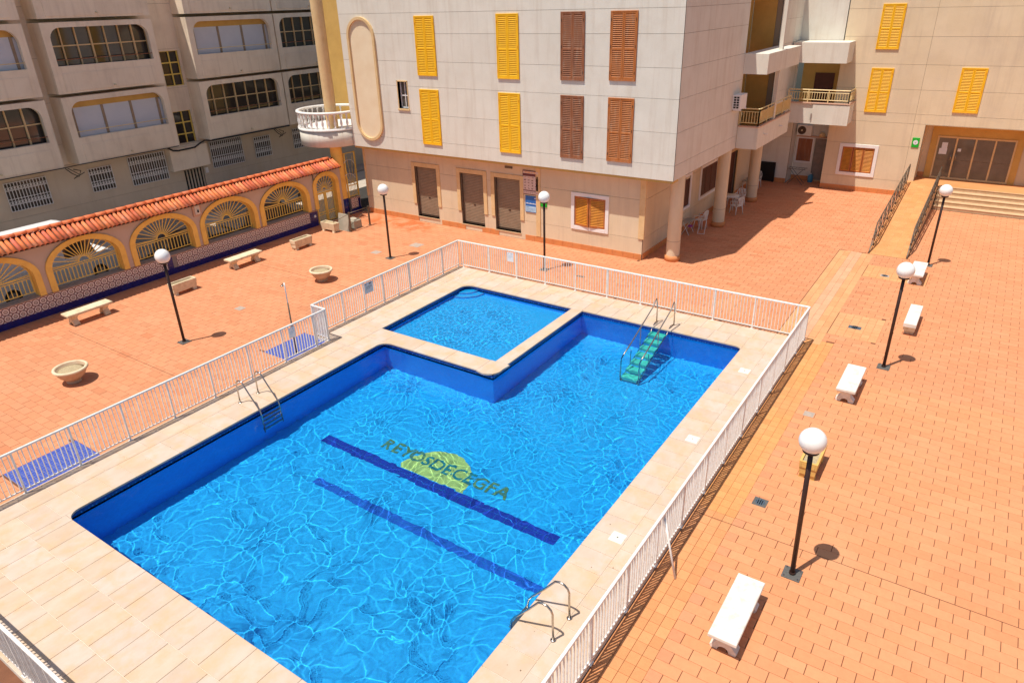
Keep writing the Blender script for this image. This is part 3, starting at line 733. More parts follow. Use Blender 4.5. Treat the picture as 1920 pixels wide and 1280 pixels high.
# ============================================================ pool ladders
def ladder(label, x, y0, y1, sgn):
    t = thing('pool_ladder', label, 'pool ladder', (x, (y0+y1)/2, 0), 'steel pool ladders')
    for y in (y0, y1):
        pts = [(x, y, .0), (x+sgn*.01, y, .45)]+[(x+sgn*(.19-.18*math.cos(R(a))), y, .58+.17*math.sin(R(a))) for a in (5, 35, 65, 95, 125)]
        pts += [(x+sgn*.52, y, .42), (x+sgn*.80, y, .08), (x+sgn*.87, y, -.03), (x+sgn*.90, y, -.20), (x+sgn*.90, y, -1.20)]
        g = MB(); g.tube(pts, .021, 10); g.lathe(x, y, [(.055, .0), (.055, .008), (.03, .02)], 12); caus(build('handrail', g, 'steel', t))
    for z in (-.30, -.55, -.80, -1.05):
        g = MB(); g.box(x+sgn*.86, x+sgn*.94, y0, y1, z-.014, z+.014); caus(build('rung', g, 'steel', t))
ladder('curved steel ladder on the left long side of the pool', -16.08, 9.72, 10.34, 1)
ladder('steel ladder at the near right side of the pool, cut by the bottom', -4.46, 7.45, 8.02, -1)
t = thing('pool_stairs', 'teal-stepped steel stairs descending from the back edge into the pool', 'pool stairs', (-7.95, 20.7, 0))
for x in (-8.27, -7.65):
    g = MB()
    pts = [(x, 20.72, 0), (x, 20.70, .62), (x, 20.66, .80), (x, 20.60, .88), (x, 20.50, .84), (x, 20.36, .70), (x, 18.72, -.18+.22), (x, 18.16, -.16), (x, 18.02, -.34), (x, 17.98, -1.86)]
    g.tube(pts, .022, 10); caus(build('handrail', g, 'steel', t))
    xs = x+(.03 if x < -8 else -.03)
    g = MB(); g.tube([(xs, 20.74, .01), (xs, 20.52, .05), (xs, 20.36, -.02), (xs, 20.12, -.22), (xs, 18.0, -1.80)], .022, 8)
    g.tube([(xs, 18.0, -1.80), (xs, 18.0, -1.89)], .03, 8); caus(build('stringer', g, 'steel', t))
    for k in (.35, .68):
        yy, zz = 20.12-2.12*k, -.22-1.58*k
        g = MB(); g.tube([(x, yy+.03, zz+.02), (x, yy+.03, zz+1.05-(.10*k))], .014, 6); caus(build('upright', g, 'steel', t))
for k in range(7):
    y, z = 20.08-.325*k, -.16-.235*k
    g = MB(); g.bev(-8.23, -7.69, y-.17, y+.13, z-.03, z, .006); g.box(-8.22, -7.70, y-.165, y-.14, z-.19, z-.03); caus(build('tread', g, 'step_teal', t))

# ============================================================ drains and covers set in the paving
def cover(name, label, x, y, sx, sy, m, cat='drain cover', slots=True, grp=None):
    o_ = thing(name, label, cat, (x, y, ZP), grp)
    g = MB(); g.bev(x-sx/2, x+sx/2, y-sy/2, y+sy/2, ZP-.02, ZP+.006, .003); build('frame', g, m, o_)
    if slots:
        g = MB()
        n = 4
        for k in range(n):
            for a in (0, 1):
                s = sx*.3; p = x-s+2*s*(k+.5)/n
                if a: g.box(p-.012, p+.012, y-sy*.3, y+sy*.3, ZP+.006, ZP+.0095)
        g.lathe(x, y, [(sx*.36, ZP+.0062), (sx*.36, ZP+.010), (sx*.30, ZP+.010), (sx*.30, ZP+.0062)], 16, smooth=False)
        build('slots', g, 'drain_blue', o_)
cover('floor_drain', 'square cast drain with slotted ring left of the nearest lamp', -2.56, 13.18, .30, .30, 'iron_grey')
cover('floor_drain', 'dark rectangular drain in the pale cross strip behind the railing corner', -2.54, 23.82, .38, .24, 'drain_blue')
cover('floor_drain', 'small grey drain between the ramp foot and the white bench', -2.47, 29.45, .32, .26, 'cover_grey')
cover('paving_cover', 'faint square cover in the paving left of the white stone bench', -2.53, 17.48, .26, .26, 'cover_grey', slots=False)
cover('paving_cover', 'pale cover in the left paving between the lamp and the bowl', -22.17, 14.25, .34, .30, 'cover_grey', slots=False)
cover('paving_cover', 'pale square cover just left of the second lamp base', -22.25, 21.62, .42, .38, 'cover_grey', slots=False)
cover('paving_cover', 'larger pale cover beyond the second lamp, towards the shop fronts', -21.31, 23.32, .55, .5, 'cover_grey', slots=False)
cover('paving_cover', 'twin dark cover behind the back railing, right of the lamp shadow', -12.75, 23.5, .34, .14, 'iron_grey', slots=False)

# ============================================================ ramp, rails, steps
YW = 42.79
g = MB(); zt = .73
def rz(y): return ZP+(zt-ZP)*max(0, min(1, (y-31.95)/(42.2-31.95)))
g = MB()
g.add([(-3.5, 31.95, ZP-.05), (-2.0, 31.95, ZP-.05), (-2.0, 31.95, ZP-.006), (-3.5, 31.95, ZP-.006), (-3.5, 42.2, ZP-.05), (-2.0, 42.2, ZP-.05), (-2.0, 42.2, zt-.006), (-3.5, 42.2, zt-.006)],
      [(0, 1, 2, 3), (3, 2, 6, 7), (1, 5, 6, 2), (4, 0, 3, 7)])
g.box(-3.5, 2.2, 42.2, 44.1, ZP-.05, zt-.006)
ramp = struct('entrance_ramp', g, 'step_cream')
rt_ = []
y = 31.95
while y < 42.18:
    x = -3.5
    while x < -2.02:
        y1 = min(y+.40, 42.2); x1 = min(x+.30, -2.0)
        m_ = MB(); m_.tint = tcol((1, 1, 1), .05); z0, z1 = rz(y+.003), rz(y1-.003)
        m_.add([(x+.003, y+.003, z0-.02), (x1-.003, y+.003, z0-.02), (x1-.003, y1-.003, z1-.02), (x+.003, y1-.003, z1-.02), (x+.003, y+.003, z0), (x1-.003, y+.003, z0), (x1-.003, y1-.003, z1), (x+.003, y1-.003, z1)],
               [(4, 5, 6, 7), (0, 1, 5, 4), (1, 2, 6, 5), (2, 3, 7, 6), (3, 0, 4, 7)])
        build('paver', m_, 'ramp_orange', ramp, origin=(x, y, z0)); x += .30
    y += .40
g = MB(); g.bev(-3.498, 2.2, 42.2, 44.1, zt-.05, zt, .004); build('landing', g, 'ramp_orange', ramp)
def rail(label, x, y0, y1):
    t = thing('ramp_railing', label, 'railing', (x, y0, rz(y0)), 'brown railings along the entrance ramp')
    zz = lambda y, h: rz(y)+h
    g = MB(); g.tube([(x, y0, rz(y0)), (x, y0+.12, zz(y0, .12)+.0), (x, y0+1.0, zz(y0+1.0, 1.0)), (x, y1, zz(y1, 1.0)), (x, y1+.06, zz(y1, .95)), (x, y1+.06, zz(y1, .3))], .027, 8); build('handrail', g, 'rail_brown', t)
    for h in (.14, .52):
        g = MB(); g.tube([(x, y0+.25*(h > .3)+.15, zz(y0+.3, h)), (x, y1, zz(y1, h))], .018, 6); build('lower_rail', g, 'rail_brown', t)
    n = 9
    for k in range(n):
        y = y0+1.0+(y1-y0-1.0)*k/(n-1)
        g = MB(); g.tube([(x, y, rz(y)), (x, y, zz(y, 1.0))], .022, 6); g.box(x-.05, x+.05, y-.05, y+.05, rz(y), rz(y)+.01); build('post', g, 'rail_brown', t)
        if k < n-1:
            yb = y+(y1-y0-1.0)/(n-1)
            g = MB(); g.tube([(x, y+.02, zz(y, .14)), (x, yb-.02, zz(yb, .98))], .012, 6); build('diagonal', g, 'rail_brown', t)
            g = MB(); ym = (y+yb)/2; g.tube([(x, ym, zz(ym, .14)), (x, ym, zz(ym, .98))], .010, 6); build('baluster', g, 'rail_brown', t)
rail('left brown railing of the entrance ramp', -3.47, 31.98, 42.1)
rail('right brown railing of the entrance ramp, beside the steps', -2.03, 31.98, 42.1)
t = thing('entrance_steps', 'pale orange-edged steps up to the glass entrance, right of the ramp', 'steps', (.2, 40.7, ZP))
for k in range(5):
    y = 40.72+.36*k; z1 = ZP+.17*(k+1)
    g = MB(); g.bev(-1.96, 2.2, y, 42.19, z1-.17, z1-.025, .002); build('riser', g, 'step_cream', t)
    g = MB(); g.bev(-1.96, 2.2, y-.02, y+.36 if k < 4 else 42.19, z1-.025, z1+.001*k, .006); build('tread', g, 'step_cream', t)
# ============================================================ wall helpers
class WF:
    """wall frame: a runs along the wall, d goes into it (negative = proud), z up"""
    def __init__(s, plane, pos): s.p = plane; s.q = pos
    def pt(s, a, d, z): return (a, s.q+d, z) if s.p == 'y' else (s.q-d, a, z)
    def box(s, mb, a0, a1, d0, d1, z0, z1):
        p, q = s.pt(a0, d0, z0), s.pt(a1, d1, z1)
        mb.box(min(p[0], q[0]), max(p[0], q[0]), min(p[1], q[1]), max(p[1], q[1]), min(z0, z1), max(z0, z1))
    def bev(s, mb, a0, a1, d0, d1, z0, z1, b=.006):
        # box with all visible front edges chamfered
        f = min(d0, d1); k = max(d0, d1)
        P = s.pt
        vs = [P(a0, k, z0), P(a1, k, z0), P(a1, k, z1), P(a0, k, z1), P(a0, f+b, z0), P(a1, f+b, z0), P(a1, f+b, z1), P(a0, f+b, z1),
              P(a0+b, f, z0+b), P(a1-b, f, z0+b), P(a1-b, f, z1-b), P(a0+b, f, z1-b)]
        fs = [(0, 1, 5, 4), (1, 2, 6, 5), (2, 3, 7, 6), (3, 0, 4, 7), (4, 5, 9, 8), (5, 6, 10, 9), (6, 7, 11, 10), (7, 4, 8, 11), (8, 9, 10, 11), (0, 3, 2, 1)]
        mb.add(vs, fs)
    def fm(s): return lambda a, b, d: s.pt(a, d, b)
def cells(a0, a1, z0, z1, ops):
    As = sorted({a0, a1, *[min(max(v, a0), a1) for o in ops for v in o[:2]]}); Zs = sorted({z0, z1, *[min(max(v, z0), z1) for o in ops for v in o[2:]]})
    out = []
    for j in range(len(Zs)-1):
        run = None
        for i in range(len(As)-1):
            ca, cz = (As[i]+As[i+1])/2, (Zs[j]+Zs[j+1])/2
            hit = any(o[0] < ca < o[1] and o[2] < cz < o[3] for o in ops)
            if not hit: run = (run[0], As[i+1]) if run else (As[i], As[i+1])
            if hit or i == len(As)-2:
                if run: out.append((run[0], run[1], Zs[j], Zs[j+1])); run = None
    return out
def wall(par, F, a0, a1, zs, ops, mat, thick=.22, name='wall_panel', verts=(), gap=.011):
    """horizontal bands of cladding with recessed joints over a core, openings left free"""
    cuts = [a0, *sorted(verts), a1]
    for z0, z1 in zip(zs, zs[1:]):
        for b0, b1 in zip(cuts, cuts[1:]):
            e0 = 0 if b0 == a0 else gap/2; e1 = 0 if b1 == a1 else gap/2
            left = cells(b0+e0, b1-e1, z0+gap/2, z1-gap/2, ops)
            while left:
                comp = [left.pop()]; grew = True
                while grew:
                    grew = False
                    for c in list(left):
                        if any(c[0] < q[1] and c[1] > q[0] and (abs(c[2]-q[3]) < 1e-6 or abs(c[3]-q[2]) < 1e-6) for q in comp): comp.append(c); left.remove(c); grew = True
                g = MB()
                for c in comp: F.box(g, c[0], c[1], 0, .05, c[2], c[3])
                build(name, g, mat, par, origin=F.pt((comp[0][0]+comp[0][1])/2, 0, (z0+z1)/2))
    g = MB()
    for c in cells(a0+.004, a1-.004, zs[0], zs[-1], ops): F.box(g, c[0], c[1], .02, thick, c[2], c[3])
    build('wall_core', g, 'groove', par)
def skirting(par, F, a0, a1, ops=(), z0=ZP-.02, z1=.14, pitch=.5):
    a = a0
    while a < a1-.02:
        b = min(a+pitch, a1)
        if not any(o[0] < (a+b)/2 < o[1] for o in ops):
            g = MB(); F.bev(g, a+.003, b-.003, -.022, .03, z0, z1, .004); build('skirting_tile', g, 'skirting', par, origin=F.pt((a+b)/2, -.02, 0))
        a = b
def louvre_leaf(g, F, a0, a1, z0, z1, d, mid=.46, slat=.068, fr=.055, th=.035, cs=0, cf=0):
    zm = z0+(z1-z0)*mid if mid else None
    g.cur = cf
    F.bev(g, a0, a0+fr, d, d+th, z0, z1, .004); F.bev(g, a1-fr, a1, d, d+th, z0, z1, .004)
    F.bev(g, a0+fr, a1-fr, d+.003, d+th, z0, z0+fr*1.4, .004); F.bev(g, a0+fr, a1-fr, d+.003, d+th, z1-fr, z1, .004)
    if zm: F.bev(g, a0+fr, a1-fr, d+.003, d+th, zm-fr*.6, zm+fr*.6, .004)
    secs = [(z0+fr*1.4, z1-fr)] if not zm else [(z0+fr*1.4, zm-fr*.6), (zm+fr*.6, z1-fr)]
    g.cur = cs
    for s0, s1 in secs:
        n = max(2, int((s1-s0)/slat)); h = (s1-s0)/n
        for k in range(n):
            zb = s0+h*k; P = F.pt
            u = h*.62
            g.add([P(a0+fr, d+.004, zb), P(a1-fr, d+.004, zb), P(a1-fr, d+th-.004, zb+u), P(a0+fr, d+th-.004, zb+u),
                   P(a0+fr, d+.004, zb+.009), P(a1-fr, d+.004, zb+.009), P(a1-fr, d+th-.004, zb+u+.009), P(a0+fr, d+th-.004, zb+u+.009)],
                  [(0, 1, 5, 4), (4, 5, 6, 7), (3, 2, 1, 0), (1, 2, 6, 5), (0, 4, 7, 3)])
def shutter(par, F, a0, a1, z0, z1, m, label=None, n=2, mid=.46, d=-.05):
    g = MB(); f = .045
    F.bev(g, a0, a0+f, d-.005, .01, z0, z1, .004); F.bev(g, a1-f, a1, d-.005, .01, z0, z1, .004)
    F.bev(g, a0+f, a1-f, d-.004, .01, z0, z0+f, .004); F.bev(g, a0+f, a1-f, d-.004, .01, z1-f, z1, .004); F.box(g, a0+f, a1-f, -.008, .008, z0+f, z1-f)
    s = build('shutter', g, m, par, origin=F.pt((a0+a1)/2, 0, z0))
    if label: s['label'] = label
    wd = (a1-a0-2*f)/n
    for k in range(n):
        g = MB(); louvre_leaf(g, F, a0+f+wd*k+.004, a0+f+wd*(k+1)-.004, z0+f+.004, z1-f-.004, d+.002, mid)
        build('shutter_leaf', g, m, s)
    g = MB()
    for z in (z0+(z1-z0)*q for q in (.12, .5, .88)):
        for a in (a0+f, a1-f): F.box(g, a-.012, a+.012, d-.014, d, z-.05, z+.05)
    build('hinges', g, 'dark_steel' if m != 'shutter_yellow' else 'wood_orange', s)
    return s
def framed_window(par, F, a0, a1, z0, z1, fw_=.15, leaves=2, m='wood_orange', frm='frame_white', open_=0, label=None):
    g = MB()
    F.bev(g, a0, a0+fw_, -.045, .02, z0, z1); F.bev(g, a1-fw_, a1, -.045, .02, z0, z1); F.bev(g, a0+fw_, a1-fw_, -.044, .02, z1-fw_, z1); F.bev(g, a0+fw_, a1-fw_, -.05, .02, z0, z0+fw_)
    s = build('window', g, frm, par, origin=F.pt((a0+a1)/2, 0, z0))
    if label: s['label'] = label
    g = MB(); F.box(g, a0+fw_, a1-fw_, .10, .12, z0+fw_, z1-fw_); build('pane', g, 'glass_dark', s)
    wd = (a1-a0-2*fw_)/leaves
    for k in range(leaves):
        b0, b1 = a0+fw_+wd*k+.01, a0+fw_+wd*(k+1)-.01
        g = MB(); two = m in ('wood_orange', 'shutter_russet'); cf_ = 1 if two else 0
        if open_ and leaves == 2:
            # slightly ajar leaves: modelled in a turned frame
            sgn = 1 if k == 0 else -1; hinge = b0 if k == 0 else b1; ang = R(open_)
            louvre_leaf(g, F, b0, b1, z0+fw_+.01, z1-fw_-.01, -.01, None, .068, .07, cf=cf_)
            new = []
            for v in g.v:
                a, d = (v[0], v[1]-F.q) if F.p == 'y' else (v[1], F.q-v[0])
                r = (a-hinge)*sgn; a2 = hinge+sgn*(r*math.cos(ang)+d*math.sin(ang)); d2 = d*math.cos(ang)-r*math.sin(ang)
                new.append(F.pt(a2, d2, v[2]))
            g.v = new
        else: louvre_leaf(g, F, b0, b1, z0+fw_+.01, z1-fw_-.01, .0, None, .068, .06, cf=cf_)
        build('shutter_leaf', g, ['wood_orange', 'shutter_russet'] if two else m, s)
    return s
# ============================================================ MAIN APARTMENT BUILDING
FY, FG, XS, XG, SOF, TOP = 25.88, 26.47, -10.05, -11.45, 3.50, 10.35
main = thing('apartment_building', 'beige apartment building with yellow and brown louvred shutters over shuttered shop fronts', 'building', (-19, 27, ZP))
U, GF = WF('y', FY), WF('y', FG)
zs_u = [SOF, 4.09, 5.30, 6.52, 7.6, 8.75, 9.6, TOP]
sh_u = [(-22.59, -21.47, 3.96, 6.42), (-18.16, -17.06, 3.96, 6.45), (-15.08, -14.02, 4.0, 6.48), (-12.93, -11.83, 4.05, 6.48)]
wall(main, U, -27.31, XS, zs_u, [(-23.93, -23.35, 5.5, 6.7)], 'facade_concrete', .3)
for (a, b, z0, z1), m, lb in zip(sh_u, ('shutter_yellow', 'shutter_yellow', 'shutter_brown', 'shutter_russet'), ('yellow louvred shutter left of the lamp', 'yellow louvred shutter over the third shop front', 'faded brown louvred shutter', 'russet louvred shutter nearest the corner')):
    shutter(main, U, a, b, z0, z1, m, lb)
    shutter(main, U, a, b, z0+3.05, z1+3.05, m, 'upper floor shutter')
# small window
wn = MB(); F_ = U
U.bev(wn, -23.98, -23.93, -.02, .25, 5.45, 6.75); U.bev(wn, -23.35, -23.30, -.02, .25, 5.45, 6.75); U.bev(wn, -24.0, -23.28, -.05, .25, 5.42, 5.5); U.bev(wn, -23.98, -23.3, -.02, .25, 6.7, 6.76)
s_ = build('small_window', wn, 'trim_cream', main)
wn = MB(); U.box(wn, -23.93, -23.35, .20, .22, 5.5, 6.7); build('pane', wn, 'glass_grey', s_)
wn = MB(); U.box(wn, -23.66, -23.62, .16, .2, 5.5, 6.7); U.box(wn, -23.93, -23.35, .165, .2, 6.05, 6.1); U.box(wn, -23.93, -23.88, .16, .2, 5.5, 6.7); U.box(wn, -23.40, -23.35, .16, .2, 5.5, 6.7); U.box(wn, -23.88, -23.4, .168, .2, 5.5, 5.56); build('sash', wn, 'frame_white', s_)
# stadium-shaped niche with its raised cream surround
nc, nr, nzb, nzt = -25.95, .88, 4.75, 8.6
def stad(r): return [(nc+r*math.cos(R(a)), nzt+r*math.sin(R(a))) for a in range(0, 181, 12)]+[(nc+r*math.cos(R(a)), nzb+r*math.sin(R(a))) for a in range(180, 361, 12)]+[(nc+r, nzt)]
g = MB(); g.strip(stad(nr-.12), stad(nr), U.fm(), -.10, .01); build('niche_surround', g, 'trim_cream', main, fixn=True)
g = MB(); g.prism(stad(nr-.11)[:-1], U.fm(), -.012, .01); build('niche_panel', g, 'niche_cream', main, fixn=True)
# side face
S = WF('x', XS)
wall(main, S, FY+.002, 43.0, zs_u, [(33.35, 38.7, SOF, TOP)], 'facade_concrete', .3)
g = MB(); g.box(-27.3, XS-.03, FY+.05, FG-.0, SOF-.10, SOF+.02); g.box(-27.3, XS-.31, FG, 43, SOF-.10, SOF+.02); build('soffit', g, 'render_ochre', main)
g = MB(); g.box(-27.31, XS, FY, 44, TOP, TOP+.1); build('roof', g, 'cap_pink', main)
# left return of the upper volume, with the balcony door
g = MB(); g.box(-27.31, -27.05, FY+.3, 30, SOF+.03, TOP-.01); build('return_wall', g, 'render_ochre', main)
g = MB(); g.box(-31.0, -27.32, 28.3, 28.6, SOF-.1, TOP); build('balcony_back_wall', g, 'render_ochre', main)
g = MB(); g.box(-29.3, -27.5, 28.22, 28.3, 4.4, 6.5); d_ = build('balcony_door', g, 'frame_white', main)
g = MB(); g.box(-29.2, -28.45, 28.20, 28.22, 4.5, 6.4); g.box(-28.35, -27.6, 28.20, 28.22, 4.5, 6.4); build('pane', g, 'glass_grey', d_)
# round balcony
bx, by, br = -29.05, 26.22, 1.72
g = MB(); g.lathe(bx, by, [(br-.05, 3.5), (br, 3.52), (br, 4.32)], 40); ob = build('round_balcony', g, 'facade_concrete', main)
g = MB(); g.lathe(bx, by, [(br+.05, 4.30), (br+.06, 4.40), (br-.15, 4.41), (br-.15, 4.38)], 40, caps=False); g.smooth = False; g.lathe(bx, by, [(br-.1, 4.36), (br-.1, 4.385)], 40, False); build('balcony_kerb', g, 'white_paint', ob)
g = MB(); g.lathe(bx, by, [(br-.10, 5.10), (br+.05, 5.10), (br+.07, 5.15), (br+.05, 5.21), (br-.10, 5.21), (br-.12, 5.15), (br-.10, 5.10)], 40, caps=False); build('balcony_handrail', g, 'white_paint', ob)
bal = MB(); bal.lathe(0, 0, [(.065, .0), (.065, .05), (.035, .08), (.06, .2), (.068, .27), (.045, .40), (.028, .52), (.05, .57), (.04, .6), (.06, .64), (.06, .70)], 10)
bo = build('baluster', bal, 'white_paint'); bme = bo.data; bpy.data.objects.remove(bo)
for k in range(34):
    a = R(360*k/34+4); x, y = bx+(br-.03)*math.cos(a), by+(br-.03)*math.sin(a)
    if y > FY-.05 and x > -27.35: continue
    if y > 27.7: continue
    q = link(bme, 'baluster', ob, (x-ob['_w'][0], y-ob['_w'][1], 4.405-ob['_w'][2]))
g = MB(); g.tube([(bx-1.66, by-.45, 4.02), (bx-1.83, by-.5, 4.0)], .025, 6); build('spout', g, 'cast_stone', ob)
g = MB(); g.tube([(-28.2, 25.42, ZP), (-28.2, 25.42, 3.52)], .30, 24, False); g.cur = 1; g.tube([(-28.2, 25.42, 4.38), (-28.2, 25.42, TOP)], .29, 24, False); cl = build('column', g, ['arch_yellow', 'trim_cream'], main)
cl['label'] = 'yellow column through the round balcony'
g = MB(); g.tube([(-28.2, 25.42, ZP-.01), (-28.2, 25.42, .78)], .318, 24, True); build('tiled_foot', g, 'tile_blue', cl)
# ground floor front
doors = [(-23.85, -22.45, .155, 2.68), (-21.0, -19.62, .155, 2.66), (-18.98, -17.55, .155, 2.65)]
zs_g = [ZP, .79, 2.45, SOF-.1]
wall(main, GF, -27.35, XG, zs_g, doors+[(-14.72, -13.19, .95, 2.28)], 'facade_lower', .35)
skirting(main, GF, -27.3, XG, [(d0-.05, d1+.05) for d0, d1, _, _ in doors])
for i, (a, b, z0, z1) in enumerate(doors):
    g = MB(); t_ = .2
    GF.bev(g, a-t_, a, -.045, .03, .80, z1+t_, .008); GF.bev(g, b, b+t_, -.045, .03, .80, z1+t_, .008); GF.bev(g, a, b, -.044, .03, z1, z1+t_, .008)
    dr = build('shop_front', g, 'trim_cream', main, origin=GF.pt((a+b)/2, 0, z0))
    g = MB(); GF.box(g, a+.002, b-.002, .19, .22, z0, z1)
    h = .075; n = int((z1-z0)/h)
    for k in range(n):
        zb = z0+.02+k*h
        GF.box(g, a+.03, b-.03, .165, .19, zb+.012, zb+h-.012)
    build('roller_shutter', g, 'roller_brown', dr)
    g = MB(); GF.bev(g, a-.02, b+.02, -.03, .2, z0-.055, z0, .004); build('sill', g, 'step_cream', dr)
    g = MB(); GF.box(g, (a+b)/2-.06, (a+b)/2+.06, .145, .165, z0+.95, z0+1.0); GF.box(g, a+.05, b-.05, .15, .166, z0+.02, z0+.09); build('handle', g, 'dark_steel', dr)
    g = MB(); GF.box(g, a+.001, a+.03, .1, .19, z0, z1); build('guide', g, 'rail_brown', dr)
    g = MB(); GF.box(g, b-.03, b-.001, .1, .19, z0, z1); build('guide', g, 'rail_brown', dr)
framed_window(main, GF, -14.87, -13.04, .80, 2.43, .16, 2, 'wood_orange', open_=8, label='white-framed window with orange shutters ajar')
for a, b, z0 in ((-16.69, -16.46, .145), (-11.64, -11.38, .80)):
    g = MB(); GF.bev(g, a, b, -.04, .03, z0, SOF-.101, .008); build('pilaster', g, 'trim_cream', main)
g = MB(); GF.box(g, -18.35, -17.95, -.03, .02, 3.12, 3.22); build('vent', g, 'rail_brown', main)
g = MB(); GF.bev(g, -27.34, -27.24, -.05, .02, .8, SOF-.101, .01); build('pilaster', g, 'trim_cream', main)
# ground floor side
GS = WF('x', XG)
ops_s = [(30.55, 31.6, 1.05, 2.35), (33.1, 35.3, 1.1, 2.5), (37.0, 38.5, ZP+.02, 2.45)]
wall(main, GS, FG+.002, 43.1, zs_g, ops_s, 'facade_lower', .3)
skirting(main, GS, FG+.1, 43.0, [(37.0, 38.5)])
g = MB(); GS.bev(g, FG-.02, FG+.09, -.035, .03, .80, SOF-.101, .01); build('pilaster', g, 'trim_cream', main)
for a, b, n, m in ((30.4, 31.75, 2, 'wood_dark'), (32.95, 35.45, 3, 'wood_dark')):
    framed_window(main, GS, a, b, .95, 2.6, .13, n, m)
g = MB(); GS.box(g, 37.0, 38.5, .12, .16, ZP+.02, 2.45); dd = build('side_door', g, 'wood_dark', main)
g = MB(); GS.bev(g, 36.85, 37.0, -.03, .03, ZP, 2.6); GS.bev(g, 38.5, 38.65, -.03, .03, ZP, 2.6); GS.bev(g, 37.0, 38.5, -.029, .03, 2.45, 2.6); build('door_frame', g, 'trim_cream', dd)
for y, r_ in ((27.17, .285), (32.85, .285), (38.1, .285)):
    g = MB(); g.tube([(-10.34, y, ZP), (-10.34, y, SOF)], r_, 28, False); c_ = build('column', g, 'facade_lower', main)
    g = MB(); g.tube([(-10.34, y, ZP-.01), (-10.34, y, .12)], r_+.045, 28, True); build('column_skirting', g, 'skirting', c_)
    g = MB(); g.tube([(-10.34, y, .745), (-10.34, y, .76)], r_+.002, 28, False); build('column_joint', g, 'groove', c_)
# side balcony with yellow railings
SB = WF('x', -9.10)
bl = MB(); bl.box(-9.16, -9.10, 33.36, 38.75, 3.502, 4.48); bl.box(-10.04, -9.16, 33.36, 33.44, 3.502, 4.48); bl.box(-10.04, -9.16, 38.67, 38.75, 3.502, 4.48); bl.box(-10.30, -9.16, 33.44, 38.67, 3.502, 3.75)
sb = build('side_balcony', bl, 'facade_concrete', main)
g = MB(); g.bev(-9.20, -9.06, 33.32, 38.79, 4.48, 4.53, .006); g.bev(-10.04, -9.20, 33.32, 33.48, 4.48, 4.53, .006); build('coping', g, 'cap_pink', sb)
def railing(par, pts, z0, z1, posts, bars, panel=None, m='rail_cream'):
    g = MB(); g.tube([(x, y, z1) for x, y in pts], .028, 4); g.tube([(x, y, z0) for x, y in pts], .02, 4); build('balcony_railing', g, m, par)
    for (x0, y0), (x1, y1) in zip(pts, pts[1:]):
        ln = math.hypot(x1-x0, y1-y0); n = max(1, round(ln/bars)); np_ = max(1, round(ln/posts))
        for k in range(n):
            t_ = (k+.5)/n; x, y = x0+(x1-x0)*t_, y0+(y1-y0)*t_
            g = MB(); g.box(x-.012, x+.012, y-.012, y+.012, z0, z1-.13); build('baluster', g, m, par, origin=(x, y, z0))
        g = MB(); g.tube([(x0, y0, z1-.13), (x1, y1, z1-.13)], .016, 4); build('middle_rail', g, m, par)
        for k in range(np_+1):
            t_ = k/np_; x, y = x0+(x1-x0)*t_, y0+(y1-y0)*t_
            g = MB(); g.box(x-.022, x+.022, y-.022, y+.022, z0-.12, z1); build('railing_post', g, m, par, origin=(x, y, z0))
railing(sb, [(-10.02, 33.4), (-9.14, 33.4)], 4.66, 5.28, .85, .13)
railing(sb, [(-9.14, 33.4), (-9.14, 38.7)], 4.66, 5.28, 1.3, .16)
g = MB(); g.box(-9.19, -9.165, 33.5, 38.65, 4.68, 5.14); build('railing_panel', g, 'panel_yellow', sb)
g = MB(); g.box(-9.26, -9.10, 35.75, 35.95, 4.53, TOP); build('balcony_post', g, 'facade_concrete', sb)
for y in (34.4, 37.0):
    g = MB(); g.tube([(-9.12, y, 4.05), (-8.93, y, 4.03)], .035, 8); build('spout', g, 'cast_white', sb)
g = MB(); g.box(-11.6, -11.5, 33.4, 38.65, 3.75, TOP); g.box(-11.5, -10.36, 33.25, 33.345, 3.6, TOP); g.box(-11.5, -10.36, 38.705, 38.8, 3.6, TOP); build('loggia_wall', g, 'render_ochre', main)
g = MB(); g.box(-11.5, -11.44, 36.2, 37.9, 3.76, 5.9); build('loggia_door', g, 'wood_dark', main)
g = MB(); g.bev(-10.045, -9.0, 33.3, 38.8, 6.75, 7.6, .01); build('upper_balcony', g, 'facade_concrete', main)
# ============================================================ wall units and signs on the main building
def ac_side(label, x, y0, y1, z0, z1):
    t = thing('air_conditioner', label, 'air conditioner', (x, (y0+y1)/2, z0), 'outdoor air conditioning units')
    g = MB(); g.bev(x, x+.34, y0, y1, z0, z1, .015); build('casing', g, 'frame_white', t)
    g = MB()
    for i in range(2):
        for j in range(5):
            a = x+.05+.13*i; b = z0+.06+j*(z1-z0-.1)/5
            g.box(a, a+.10, y0-.006, y0+.002, b, b+.075)
    build('vent_grid', g, 'black_matt', t)
    g = MB(); g.box(x, x+.38, y0+.05, y0+.11, z0-.05, z0); g.box(x, x+.38, y1-.11, y1-.05, z0-.05, z0); g.box(x, x+.04, y0+.05, y1-.05, z0-.051, z0-.01); build('bracket', g, 'frame_white', t)
ac_side('white air conditioner on the side wall above the yellow-railed balcony', XS+.002, 32.25, 33.15, 5.36, 5.98)
def board(name, label, cat, F, a0, a1, z0, z1, m, parts):
    c = F.pt((a0+a1)/2, -.04, z0); g = MB(); F.bev(g, a0, a1, -.035, -.001, z0, z1, .004)
    o = build(name, g, m, None, c); tag(o, label, cat)
    for nm, mt, rects in parts:
        g = MB()
        for k, (u0, u1, v0, v1) in enumerate(rects): F.box(g, a0+(a1-a0)*u0, a0+(a1-a0)*u1, -.040-.0006*(k % 3), -.034, z0+(z1-z0)*v0, z0+(z1-z0)*v1)
        build(nm, g, mt, o)
    return o
rd = random.Random(12); picts = []; orange = []
